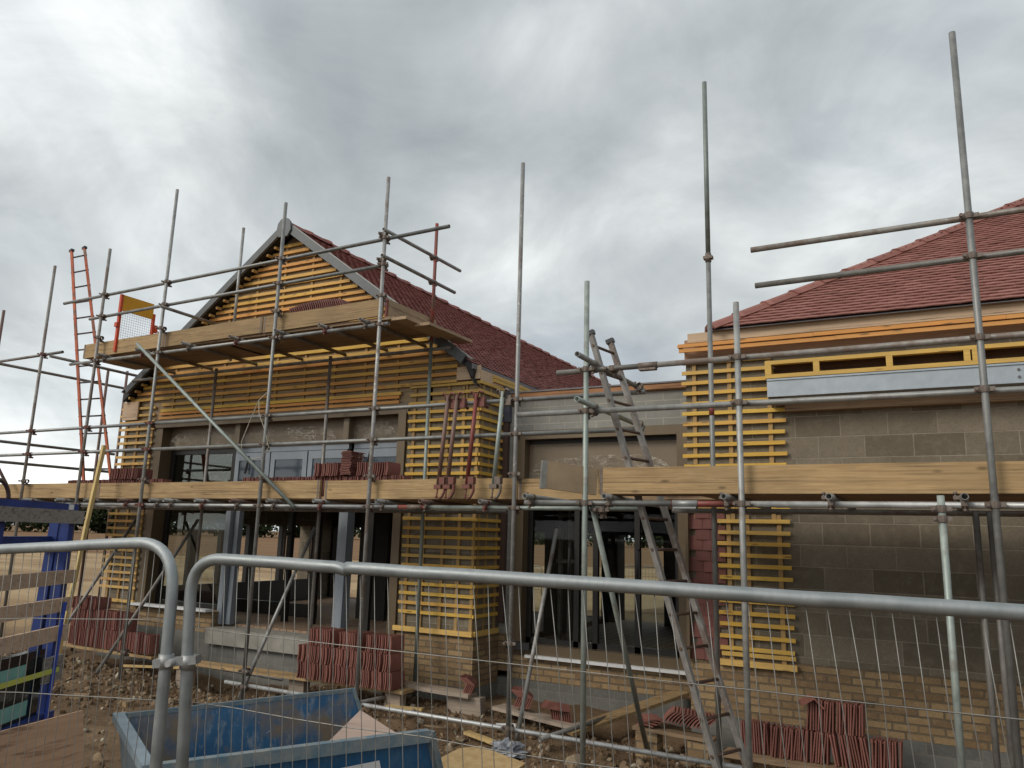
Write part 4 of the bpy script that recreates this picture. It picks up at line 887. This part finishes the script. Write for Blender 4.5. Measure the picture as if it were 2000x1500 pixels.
# ================================================================== ladders
def ladder(name, lab, foot1, top1, foot2, top2, mat, rmat, n, capm, group=None, rr=.014, w=.034, d=.055):
    t = thing(name, foot1, lab, 'ladder', group)
    a, b, c, e = (Vector(q) for q in (foot1, top1, foot2, top2))
    for p0, p1 in ((a, b), (c, e)):
        MB().bar(p0, p1, w, d, (c-a).normalized().cross((b-a).normalized())).build('stile', mat, t)
        dd = (p1-p0).normalized(); MB().bar(p1-dd*.012, p1+dd*.03, w+.022, d+.022).build('end_cap', capm, t)
    for k in range(n):
        f = (k+.55)/n; p0 = a.lerp(b, f); p1 = c.lerp(e, f); dr = (p1-p0).normalized()
        MB().rod([p0-dr*.028, p1+dr*.028], rr, 10).build('rung', rmat, t)
ladder('ladder', 'tall orange ladder standing on the first deck at the far left', (-11.78, 7.78, .43), (-13.05, 7.78, 4.72), (-11.42, 8.02, .43), (-13.08, 8.02, 4.86), 'ladder_o', 'rung', 15, 'black')
ladder('ladder', 'scuffed grey steel ladder rising through the deck beside the link window', (-1.52, 6.62, -2.08), (-2.72, 6.62, 1.90), (-1.37, 6.98, -2.08), (-2.66, 6.98, 1.90), 'ladder_s', 'rung_b', 15, 'black')

# ================================================================== safety gate on the gable deck
g = thing('safety_gate', (-11.05, 7.5, 2.66), 'yellow topped ladder gate with red sides and wire mesh on the upper deck', 'gate')
gx = -11.05
q = MB(); q.box(gx-.012, gx+.012, 7.50, 8.06, 3.33, 3.585); q.build('top_panel', 'gate_y', g)
q = MB(); q.box(gx-.022, gx+.022, 7.46, 7.50, 2.66, 3.585); q.box(gx-.03, gx+.03, 7.43, 7.47, 3.05, 3.12); q.build('side_frame', 'gate_r', g)
q = MB(); q.box(gx-.022, gx+.022, 8.06, 8.10, 2.66, 3.42); q.build('side_frame', 'gate_r', g)
q = MB()
for k in range(1, 14): q.rod([(gx, 7.50+.04*k, 2.70), (gx, 7.50+.04*k, 3.33)], .0018, 5)
for k in range(1, 16): q.rod([(gx, 7.50, 2.70+.04*k), (gx, 8.06, 2.70+.04*k)], .0018, 5)
q.build('wire_mesh', 'rung', g)
q = MB(); q.box(gx-.03, gx+.03, 8.10, 8.16, 3.12, 3.24); q.rod([(gx, 8.16, 3.16), (gx, 8.24, 3.13), (gx, 8.24, 3.22)], .012, 6); q.build('latch', 'gate_r', g)

# ================================================================== roof tiles lying loose
def tile_mesh(name='roof_tile', lw=.165, ll=.265, th=.012, cam=.010):
    mb = MB(); nx = 5; vs = []; fs = []
    for s in (1, 0):
        for i in range(nx):
            for j in range(2):
                u = (i/(nx-1)-.5)*lw; vv = (j-.5)*ll
                vs.append((u, vv, cam*(1-(2*u/lw)**2)+(th if s else 0)))
    N = nx*2
    for i in range(nx-1):
        a, b, c, d_ = 2*i, 2*i+2, 2*i+3, 2*i+1
        fs += [(a, b, c, d_), (N+d_, N+c, N+b, N+a), (a, N+a, N+b, b), (c, N+c, N+d_, d_)]
    fs += [(0, 1, N+1, N+0), (2*nx-2, N+2*nx-2, N+2*nx-1, 2*nx-1)]
    mb.add(vs, fs); mb.box(-.05, -.02, ll/2-.03, ll/2-.012, -.012, .006); mb.box(.02, .05, ll/2-.03, ll/2-.012, -.012, .006)
    return mb
TW = tile_mesh(lw=.196).mesh('roof_tile', lift=False); TW.materials.append(M['tile_loose'])
TM = tile_mesh(); TMESH = TM.mesh('roof_tile', lift=False); TMESH.materials.append(M['tile_loose'])
def angle_mesh():
    mb = MB(); a = .098; l = .22
    poly = [(-a, -.075), (0, .0), (a, -.075), (a-.005, -.089), (0, -.015), (-a+.005, -.089)]
    vs = [(x, -l/2, z) for x, z in poly]+[(x*1.0, l/2, z) for x, z in poly]
    mb.add(vs, [(0, 1, 4, 5)[::-1], (1, 2, 3, 4)[::-1], (6, 7, 10, 11), (7, 8, 9, 10)]+[(i, (i+1)%6, (i+1)%6+6, i+6)[::-1] for i in range(6)]); return mb
AMESH = angle_mesh().mesh('angle_tile', lift=False); AMESH.materials.append(M['tile_loose'])
rt = random.Random(9)
stuff = MB()
def mat_of(pos, e): return Matrix.Translation(pos) @ Euler(e).to_matrix().to_4x4()
def put(pos, e, lab, grp, mesh=TMESH, name='roof_tile', heap=False):
    P = Vector((pos[0], pos[1], pos[2]+H))
    if heap:
        m = mat_of(Vector(pos), e); stuff.add([tuple(m @ Vector(v)) for v in TM.v], TM.f); return
    o = bpy.data.objects.new(name, mesh); o.matrix_world = mat_of(P, e); C.objects.link(o)
    tag(o, lab, 'roof tile', grp)
PI = math.pi
def row_up(x0, x1, y, z, step, lab, grp, lean=0.0, on='end', heap=False, yaw=0.0, mesh=None):
    """tiles standing face to face along x; 'end' = on the short edge, 'side' = on the long edge"""
    x = x0; hh = .1325 if on == 'end' else .098 if mesh else .0825
    while x < x1:
        if rt.random() < .04: x += step*.6
        tl = lean+rt.uniform(-.045, .045)
        if on == 'end': e = (PI/2, 0, PI/2+yaw+rt.uniform(-.03, .03)); 
        else: e = (0, PI/2, 0)
        m = Euler(e).to_matrix()
        R = Matrix.Rotation(tl, 3, 'Y') @ (m)
        put((x+math.sin(tl)*hh*0, y+rt.uniform(-.018, .018), z+hh+rt.uniform(-.005, .005)), R.to_euler(), lab, grp, mesh or TMESH, heap=heap); x += step*rt.uniform(.9, 1.1)
LA = 'red clay roof tile standing in the row along the brick plinth under the wing'; GA = 'tiles in the row by the brick plinth'
LA2 = 'red clay roof tile standing in the upper tier of the row by the brick plinth'
zr_ = -1.905
row_up(-1.70, -1.47, 7.98, zr_, .023, LA, GA, .0); row_up(-1.43, -.93, 7.94, zr_-.0, .023, LA, GA, .10); row_up(-.90, -.62, 7.93, zr_, .024, LA, GA, -.12); row_up(-.58, -.36, 7.92, zr_, .023, LA, GA, .05)
row_up(-1.10, -.64, 7.95, zr_+.268, .023, LA2, GA, .08)
put((-1.06, 7.93, zr_+.555), (0, .12, .3), 'single red angle tile lying on top of the upper tier by the brick plinth', None, AMESH, 'angle_tile')
LB = 'red clay roof tile in the lower tiers of the big pile beneath the gable doors'; GB = 'tiles in the big pile beneath the gable doors'
LB2 = 'red clay roof tile in the top tier of the big pile beneath the gable doors'
zb = -1.80
row_up(-7.10, -5.68, 7.92, zb, .0265, LB, GB, 0, 'side', mesh=TW); row_up(-7.12, -5.70, 7.93, zb+.198, .0265, LB, GB, .05, 'side', mesh=TW)
row_up(-7.0, -6.62, 7.98, zb+.396, .0265, LB2, GB, 0, 'side', mesh=TW); row_up(-6.50, -6.18, 7.96, zb+.396, .0265, LB2, GB, 0, 'side', mesh=TW); row_up(-6.10, -5.72, 7.95, zb+.396, .0265, LB2, GB, .04, 'side', mesh=TW)
LC = 'red clay roof tile leaning in the stack on the low brick stand'; GC = 'tiles on the low brick stand'
for k in range(13): put((-2.43+.035*k, 8.05, -1.70-.002*k), (0, -.75, .25), LC, GC)
for k in range(4): put((-2.62+.01*k, 7.98, -1.80+.018*k), (0, .03, .2*k), 'red clay roof tile lying flat beside the leaning stack on the low brick stand', GC)
for x0, n, y, z, yaw, lab, grp in ((-4.93, 5, 8.35, -1.80, 1.2, 'V shaped red angle tile nested on a board beside the gable corner', 'angle tiles by the gable corner'),
                          (-4.25, 8, 8.35, -1.86, 1.35, 'V shaped red angle tile nested in the middle heap under the link window', 'angle tiles in the middle heap'),
                          (-3.80, 10, 8.25, -1.90, 1.9, 'V shaped red angle tile fanned out in the flat heap under the link window', 'angle tiles in the flat heap')):
    for k in range(n):
        put((x0+.024*k, y-.004*k, z+.095), (0, PI/2-.25, .25+.03*k) if n < 10 else (.15, .75, .3+.03*k), lab, grp, AMESH, 'angle_tile')
# the rest of the loose tiles: heaps on the decks and at the far left
row_up(-8.30, -5.58, 7.80, .425, .026, None, None, .02, 'end', True)
row_up(-6.98, -6.60, 7.80, .692, .026, None, None, 0, 'side', True); row_up(-6.30, -5.82, 7.82, .692, .03, None, None, .05, 'side', True)
for k in range(15): put((-6.46+rt.uniform(-.01, .01), 7.80, .70+.0205*k), (0, 0, rt.uniform(-.06, .06)), None, None, heap=True)
row_up(-12.15, -9.90, 7.80, .425, .027, None, None, 0, 'end', True); row_up(-11.12, -10.45, 7.82, .692, .03, None, None, .06, 'side', True)
row_up(-7.66, -6.75, 7.80, 2.66, .028, None, None, .25, 'end', True)
for k in range(26): put((-7.6+.036*k, 7.78, 2.93+.09*math.sin(k/26*2.8)*.6), (0, 1.2, 0), None, None, heap=True)
row_up(-11.85, -9.98, 7.95, -1.80, .027, None, None, 0, 'end', True); row_up(-11.9, -10.55, 7.97, -1.533, .027, None, None, 0, 'end', True); row_up(-11.9, -11.3, 8.0, -1.265, .028, None, None, 0, 'side', True)
tag(stuff.build('stacked_tiles', 'tile_stuff'), 'red roof tiles stacked on both scaffold decks and in the far left pile', 'roof tiles', None, 'stuff')

# ================================================================== planks, tubes and rubbish on the ground
def plank(p, q, lab, mat='board', w=.225, t=.038, group='boards lying along the foot of the wall', name='plank'):
    o = MB().bar(p, q, w, t).build(name, mat, None, p); tag(o, lab, 'plank', group); return o
plank((-9.9, 8.05, -1.86), (-5.56, 8.0, -1.825), 'long pale board carrying the big tile pile', 'board')
plank((-12.2, 7.98, -1.83), (-9.95, 8.0, -1.845), 'pale board under the far left pile of tiles', 'board')
plank((-6.05, 8.22, -1.79), (-4.85, 8.28, -1.83), 'short thick board lapped over the end of the long tile board', 'board_grey', .225, .045)
plank((-4.55, 8.36, -1.93), (-3.45, 8.12, -1.96), 'thin board under the angle tile heaps', 'board_grey')
plank((-3.52, 8.02, -2.01), (-2.62, 9.22, -1.69), 'bare board sloping up against the plinth under the link window', 'board')
plank((-2.75, 7.95, -1.83), (-1.95, 7.93, -1.85), 'reddish board on the brick stand by the ladder', 'board_dark', .2, .03)
plank((-1.85, 7.9, -1.935), (-.28, 7.86, -1.93), 'board beneath the tile row by the brick plinth', 'board_dark', .24, .04)
plank((-4.45, 7.50, -2.03), (-3.72, 7.20, -2.04), 'small yellow offcut lying on the earth', 'timber_x', .08, .03, None, 'offcut')
plank((-5.8, 7.9, -2.0), (-5.35, 8.0, -2.0), 'short yellow offcut under the thick board', 'timber_x', .07, .03, None, 'offcut')
plank((-10.4, 7.75, -1.97), (-9.2, 8.0, -1.92), 'thin pale batten lying beside the far left tiles', 'timber_x', .04, .03, None, 'offcut')
for x, y, w, lab in ((-9.35, 8.0, .25, 'timber block under the long board near the left jamb'), (-7.3, 8.05, .25, 'timber block under the left end of the big tile pile'), (-5.75, 8.0, .22, 'timber block under the right end of the long board'), (-4.95, 8.3, .45, 'timber block under the thick lapped board')):
    o = MB().box(x-w/2, x+w/2, y-.05, y+.07, gz(x, y)-.05, -1.846 if x > -5 else -1.86).build('bearer', 'board_grey', None, (x, y, -2.05)); tag(o, lab, 'timber block', 'bearers under the boards')
o = MB().box(-2.72, -2.50, 7.86, 8.05, gz(-2.6, 7.95)-.05, -1.85).box(-2.2, -2.0, 7.86, 8.05, gz(-2.1, 7.95)-.05, -1.86).build('brick_stand', 'brick', None, (-2.4, 7.95, -2.05)); tag(o, 'low stand of bricks under the reddish board', 'brick stand')
for i, (x, y, e, lab) in enumerate(((-9.55, 6.6, .5, 'pale loose brick lying flat on the stony earth left of the blue skip'), (-8.85, 6.75, -.3, 'buff loose brick half turned beside the foot of a scaffold pole'), (-8.35, 5.6, .9, 'buff brickbat standing near the blue skip corner'), (-4.25, 8.0, .6, 'white painted brickbat near the angle tiles'))):
    mb = MB(); mb.box(-.105, .105, -.05, .05, 0, .065); R = Matrix.Translation((x, y, gz(x, y)-.01)) @ Matrix.Rotation(e, 4, 'Z') @ Matrix.Rotation(.12, 4, 'X'); mb.v = [tuple(R @ Vector(v)) for v in mb.v]
    o = mb.build('loose_brick', 'white' if i == 3 else 'brick', None, (x, y, gz(x, y))); tag(o, lab, 'brick')
def sheet(name, pts, th, mat, lab, cat):
    a, b, c, d_ = (Vector(t) for t in pts); nrm = (b-a).cross(d_-a).normalized()*th
    o = MB().add([a, b, c, d_, a+nrm, b+nrm, c+nrm, d_+nrm], [(3, 2, 1, 0), (4, 5, 6, 7), (0, 1, 5, 4), (1, 2, 6, 5), (2, 3, 7, 6), (3, 0, 4, 7)]).build(name, mat, None, tuple(a)); tag(o, lab, cat); return o
q = MB(); rb = np.random.default_rng(8)
bm = bmesh.new(); bmesh.ops.create_icosphere(bm, subdivisions=3, radius=1)
vs = []
for v_ in bm.verts:
    k = 1+.35*math.sin(v_.co.x*7+2)*math.sin(v_.co.y*6)+.25*math.sin(v_.co.z*11+v_.co.x*9)
    vs.append((-3.74+v_.co.x*.15*k, 7.08+v_.co.y*.13*k, -2.02+max(-.05, v_.co.z*.085*k)))
q.add(vs, [tuple(x.index for x in f.verts) for f in bm.faces]); bm.free()
tag(q.build('plastic_bag', m_flat('crumpled_grey_plastic', (.10, .11, .13), .35, 0, .5, 12, .5, (.42, .44, .48)), None, (-3.74, 7.08, -2.1)), 'crumpled grey plastic bag at the foot of a scaffold pole', 'bag')
q = MB(); q.add([(-3.95, 5.85, -1.95), (-3.25, 5.95, -1.98), (-3.20, 6.40, -1.90), (-3.72, 6.52, -1.86), (-3.86, 6.38, -1.87), (-3.95, 5.85, -2.12), (-3.25, 5.95, -2.12), (-3.20, 6.40, -2.04), (-3.72, 6.52, -2.04), (-3.86, 6.38, -2.05)],
          [(0, 1, 2, 3, 4), (0, 5, 6, 1), (1, 6, 7, 2), (2, 7, 8, 3), (3, 8, 9, 4), (4, 9, 5, 0)])
tag(q.build('strand_board', 'osb', None, (-3.5, 6.2, -2.1)), 'pale yellow strand board pack lying right of the blue skip', 'board')
sheet('plywood_offcut', [(-3.2, 5.9, -2.0), (-2.75, 6.0, -2.0), (-2.85, 6.3, -1.93), (-3.15, 6.3, -1.93)], .02, 'ply_pink', 'small pinkish ply offcut beside the strand board', 'board')

# ================================================================== skip
sk = thing('skip', (-4.1, 4.3, -2.1), 'battered blue metal skip with dirty inside standing behind the fence', 'skip')
FL, FR, NR, NL = (Vector(t) for t in ((-5.12, 3.84, -1.30), (-4.41, 5.53, -1.30), (-3.06, 4.66, -1.30), (-3.88, 3.14, -1.30)))
cen = (FL+FR+NR+NL)/4; ax = ((FR-FL)+(NR-NL)).normalized()
def low(p, k=.86, z=-2.06, ext=0): q_ = cen+(p-cen)*k; return Vector((q_.x, q_.y, z))+ax*ext
fl_, fr_, nr_, nl_ = low(FL), low(FR, .86, -2.06, .42), low(NR, .86, -2.06, .42), low(NL)
def wallq(a, b, c, d_, th, name, mat, inward):
    n_ = (b-a).cross(d_-a).normalized()
    if n_.dot(inward) < 0: n_ = -n_
    n_ = n_*th
    vs = [a, b, c, d_, a+n_, b+n_, c+n_, d_+n_]
    return vs, [(0, 1, 2, 3), (7, 6, 5, 4), (0, 4, 5, 1), (1, 5, 6, 2), (2, 6, 7, 3), (3, 7, 4, 0)]
def two_sided(a, b, c, d_, name, inward):
    n_ = (b-a).cross(d_-a).normalized(); n_ = n_ if n_.dot(inward) > 0 else -n_
    MB().add([t+n_*.006 for t in (a, b, c, d_)], [(0, 1, 2, 3)]).build(name+'_inside', 'skip_in', sk)
    MB().add([a, b, c, d_], [(0, 1, 2, 3)]).build(name, 'skip_out', sk)
two_sided(FL, FR, fr_, fl_, 'far_side', NL-FL); two_sided(NL, NR, nr_, nl_, 'near_side', FL-NL)
MB().add([FL, NL, nl_, fl_], [(0, 1, 2, 3)]).build('end_plate', 'skip_end', sk)
MB().add([fl_, fr_, nr_, nl_], [(0, 1, 2, 3)]).build('floor', 'skip_in', sk)
MB().bar(FL+Vector((0, 0, -.01)), FR+Vector((0, 0, -.01)), .03, .03).build('rim', 'skip_rim', sk); MB().bar(NL+Vector((0, 0, -.02)), NR+Vector((0, 0, -.02)), .06, .075).build('rim', 'skip_rim', sk)
MB().bar(FL+Vector((0, 0, -.01)), NL+Vector((0, 0, -.01)), .07, .05).build('rim', 'skip_end', sk)
MB().bar(NR, nr_, .07, .05).build('end_rib', 'skip_rim', sk); MB().bar(FR, fr_, .04, .03).build('end_rib', 'skip_rim', sk)
soil = MB(); rs_ = np.random.default_rng(4); gA = []; NU, NV = 26, 20
for i in range(NU):
    for j in range(NV):
        u_, w_ = i/(NU-1), j/(NV-1); b_ = fl_.lerp(fr_, .04+.92*u_).lerp(nl_.lerp(nr_, .04+.92*u_), .05+.9*w_)
        gA.append((b_.x, b_.y, -2.045+.30*math.exp(-((u_-.62)/.28)**2-((w_-.35)/.4)**2)+rs_.uniform(0, .035)))
soil.add(gA, [(i*NV+j, (i+1)*NV+j, (i+1)*NV+j+1, i*NV+j+1) for i in range(NU-1) for j in range(NV-1)], True)
tag(soil.build('soil', 'earth', None, (cen.x, cen.y, -2.05)), 'brown soil lying in the bottom of the blue skip', 'soil', None, 'stuff')
mid = NL.lerp(NR, .68); lo_ = nl_.lerp(nr_, .68); out_ = (NL-FL).normalized()*.008
def onside(u, w): return NL.lerp(NR, u).lerp(nl_.lerp(nr_, u), w)+out_
MB().add([onside(.60, .20), onside(.775, .18), onside(.775, .40), onside(.60, .42)], [(0, 1, 2, 3)]).build('white_label', 'white', sk)
sheet('plywood_sheet', [(-4.09, 4.74, -1.62), (-3.42, 4.46, -1.70), (-3.46, 5.03, -1.50), (-4.16, 5.33, -1.42)], .015, 'ply_pink', 'pinkish plywood sheet lying tilted inside the blue skip', 'plywood')

# ================================================================== fence panels
def rounded(p0, p1, p2, p3, rad, n=8):
    """path p0-p1-p2-p3 with rounded corners at p1 and p2"""
    pts = [Vector(p0)]
    for a, b, c in ((p0, p1, p2), (p1, p2, p3)):
        a, b, c = Vector(a), Vector(b), Vector(c); d1 = (a-b).normalized(); d2 = (c-b).normalized()
        s, e = b+d1*rad, b+d2*rad
        for i in range(n+1):
            t = i/n; pts.append((s*(1-t)+b*t)*(1-t)+(b*(1-t)+e*t)*t)
    pts.append(Vector(p3)); return pts
def fence_panel(A, B, lab, wires, seed, lean=0.0, rad=.145, dents=()):
    """A and B: top corners (outer tube line)"""
    A, B = Vector(A), Vector(B); t = thing('mesh_fence', ((A.x+B.x)/2, (A.y+B.y)/2, -2.1), lab, 'fence', 'mesh fence panels across the site')
    A0, B0 = Vector((A.x+lean*1.93, A.y, -2.04)), Vector((B.x+lean*1.93, B.y, -2.04))
    pts = rounded(A0, A, B, B0, rad, 10)
    k0 = max(range(1, len(pts)), key=lambda i: (pts[i]-pts[i-1]).length if abs(pts[i].z-pts[i-1].z) < .3 else 0)
    top0, top1 = pts[k0-1], pts[k0]; rr_ = random.Random(seed+9)
    fr_ = sorted([i/24 for i in range(1, 24)] + [q_+e_ for q_ in dents for e_ in (-.012, 0, .012)])
    mids = []
    for f_ in fr_:
        d_ = any(abs(f_-q_) < 1e-6 for q_ in dents)
        mids.append(top0.lerp(top1, f_)+Vector((0, rr_.uniform(-.0015, .0015), rr_.uniform(-.0015, .0015)-(.007 if d_ else 0))))
    pts = pts[:k0]+mids+pts[k0:]
    MB().rod(pts, .021, 18).build('frame_tube', 'fence', t)
    w = MB(); r = random.Random(seed); ln = (B-A).length; n = int(ln/.052); dirv = (B-A)/ln
    for k in range(1, n):
        s = k*.052+r.uniform(-.004, .004); base = A+dirv*s; z1 = base.z-.01
        if s < rad: z1 -= rad-math.sqrt(max(0, rad**2-(rad-s)**2))
        if ln-s < rad: z1 -= rad-math.sqrt(max(0, rad**2-(rad-(ln-s))**2))
        pp = []
        kink = r.random() < .35; kz = r.uniform(-1.0, -.4)
        for z in (z1, -.40, -.68, -.98, -1.3, -1.65, -2.0):
            if z > z1: continue
            j = r.uniform(-.003, .003)+(r.uniform(-.014, .014) if kink and -1.1 < z < -.3 else 0)
            q_ = base+dirv*j; pp.append((q_.x+lean*(base.z-z), q_.y, z))
        w.rod(pp, .0014, 5)
    for i, z in enumerate(wires):
        pp = []
        for m_ in range(15):
            f = m_/14; q_ = A.lerp(B, f); pp.append((q_.x, q_.y-.002, q_.z+z+r.uniform(-.004, .004)))
        w.rod(pp, .0018, 5)
    w.build('wire_mesh', 'wire', t); return t
fence_panel((-2.432, 2.058, -.108), (1.02, 2.45, -.165), 'right hand mesh fence panel with dented top tube in front of the wing', (-.25, -.50, -.80, -1.10, -1.42, -1.78), 4, .083, .145, (.165,))
fence_panel((-2.477, 2.02, -.050), (-5.93, 1.74, -.27), 'left hand mesh fence panel ending beside the blue glass rack', (-.28, -.56, -.85, -1.15, -1.45, -1.8), 5, .022, .20)
fc = thing('fence_clamp', (-2.49, 2.03, -.52), 'zinc clamp bolting the two fence panels together', 'clamp')
q = MB(); z0 = -.475
q.rod([(-2.398, 2.058, z0-.025), (-2.394, 2.058, z0+.025)], .027, 14); q.rod([(-2.467, 2.02, z0-.025), (-2.467, 2.02, z0+.025)], .027, 14); q.bar((-2.50, 2.002, z0-.008), (-2.365, 2.075, z0+.010), .05, .028); q.build('clamp_plate', 'galv_bright', fc)
q = MB(); q.rod([(-2.415, 1.985, z0), (-2.455, 2.075, z0)], .012, 8); q.build('bolt', 'galv_bright', fc)

# ================================================================== blue glass rack at the left
rk = thing('glass_rack', (-5.6, 3.4, -2.1), 'blue steel rack with timber rails holding dark glass panes', 'rack')
O = Vector((-5.93, 3.80, 0)); D = Vector((.505, -.863, 0)).normalized(); Nn = Vector((D.y, -D.x, 0)); Nn = Nn if Nn.x > 0 else -Nn
def rp(s, n, z): v_ = O+D*s+Nn*n; return (v_.x, v_.y, z)
for s in (0.0, .90):
    MB().bar(rp(s, 0, -2.08), rp(s, 0, .13), .075, .075, tuple(Nn)).build('post', 'stil_b', rk)
    MB().bar(rp(s+.012, -.135, -2.08), rp(s+.006, -.07, .10), .075, .07, tuple(Nn)).build('rear_leg', 'stil_b', rk)
MB().bar(rp(-.06, 0, .125), rp(1.9, 0, .125), .09, .06).build('top_rail', 'stil_b', rk)
MB().bar(rp(.05, -.10, -.15), rp(.95, -.10, -.15), .05, .11).build('cross_rail', 'stil_b', rk)
MB().bar(rp(-.05, .02, -1.43), rp(1.9, .02, -1.43), .10, .12).build('bottom_rail', 'stil_b', rk)
MB().bar(rp(-.10, .062, .055), rp(1.9, .062, .055), .03, .10).build('timber_rail', 'slatgrey', rk)
for z, h in ((-.395, .10), (-.60, .10), (-.805, .105)): MB().bar(rp(-.08, .064, z), rp(1.9, .064, z), .03, h).build('timber_rail', 'slatwood', rk)
MB().bar(rp(-.06, .066, -1.06), rp(.17, .066, -1.06), .03, .18).build('timber_block', 'slatgrey', rk)
MB().bar(rp(.10, -.01, -1.14), rp(1.9, -.01, -1.14), .06, .46).build('glass_pack', 'glass_dark', rk)
MB().bar(rp(.34, .024, -1.03), rp(.70, .024, -1.03), .006, .09).build('teal_label', 'teal', rk); MB().bar(rp(.26, .024, -1.29), rp(.62, .024, -1.29), .006, .10).build('teal_label', 'teal', rk)
MB().bar(rp(.0, .085, -1.07), rp(1.9, .085, -1.05), .006, .035).build('yellow_strap', 'strap_y', rk); MB().bar(rp(.04, .088, -.58), rp(.10, .09, -1.40), .045, .006, tuple(Nn)).build('blue_strap', 'strap_b', rk)
MB().bar(rp(.02, .046, .13), rp(.09, .046, .13), .006, .04).build('white_label', 'white', rk)
pts = [rp(.92+.15*math.cos(a), -.02, .15+.13*math.sin(a)) for a in [math.pi*i/14 for i in range(15)]]
o = MB().rod(pts, .014, 8).build('hose_loop', 'hose', None, rp(.6, 0, .16)); tag(o, 'brown hose bent in a loop on top of the blue rack', 'hose')
sheet('plywood_sheet', [(-3.80, 1.95, -1.65), (-3.74, 2.72, -1.65), (-3.83, 2.66, -.915), (-3.89, 1.95, -.975)], .018, 'ply_lean', 'brown plywood sheet leaning in the bottom left corner behind the fence', 'plywood')
o = MB().bar((-10.62, 6.9, -2.05), (-10.75, 7.30, 1.16), .05, .05, (1, 0, 0)).build('timber_prop', 'timber_y', None, (-10.6, 6.9, -2.1)); tag(o, 'pale square timber leaning upright against the scaffold left of the gable', 'timber')

# cord looped over the rail, and barriers in the field behind
pts = [(-7.62, 7.40, 1.80), (-7.78, 7.395, 1.68), (-7.88, 7.395, 1.47), (-8.02, 7.39, 1.14), (-8.0, 7.39, .98), (-7.84, 7.39, .90), (-7.64, 7.39, .92), (-7.52, 7.39, 1.05), (-7.62, 7.395, 1.28), (-7.75, 7.395, 1.50), (-7.78, 7.40, 1.68)]
o = MB().rod(pts, .006, 6).build('cord', 'cord', None, (-7.8, 7.4, 1.48)); tag(o, 'pale cord looped over the guard rail in front of the brown panels', 'cord')
def barrier(x, y, rot, lab):
    t = thing('crowd_barrier', (x, y, gz(x, y)), lab, 'barrier', 'barriers standing in the field'); z0 = gz(x, y); c, s = math.cos(rot), math.sin(rot)
    def P(u, z): return (x+u*c, y+u*s, z0+z)
    MB().rod(rounded(P(-1.1, 0), P(-1.1, 1.1), P(1.1, 1.1), P(1.1, 0), .15, 6), .02, 8).build('frame', 'wire', t)
    b_ = MB(); b_.rod([P(-1.1, .22), P(1.1, .22)], .014, 6)
    for k in range(1, 18): b_.rod([P(-1.1+k*.122, .22), P(-1.1+k*.122, 1.1)], .007, 5)
    b_.build('bars', 'wire', t)
for x, y, rot, lab in ((-16.8, 27, .1, 'leftmost grey crowd barrier out in the field, seen through the gable doors'), (-14.3, 27.3, .12, 'middle grey crowd barrier out in the field, seen through the gable doors'), (-9.4, 27.6, .1, 'grey crowd barrier out in the field, seen through the link window')): barrier(x, y, rot, lab)
for o in list(bpy.data.objects):
    if '_w' in o: del o['_w']
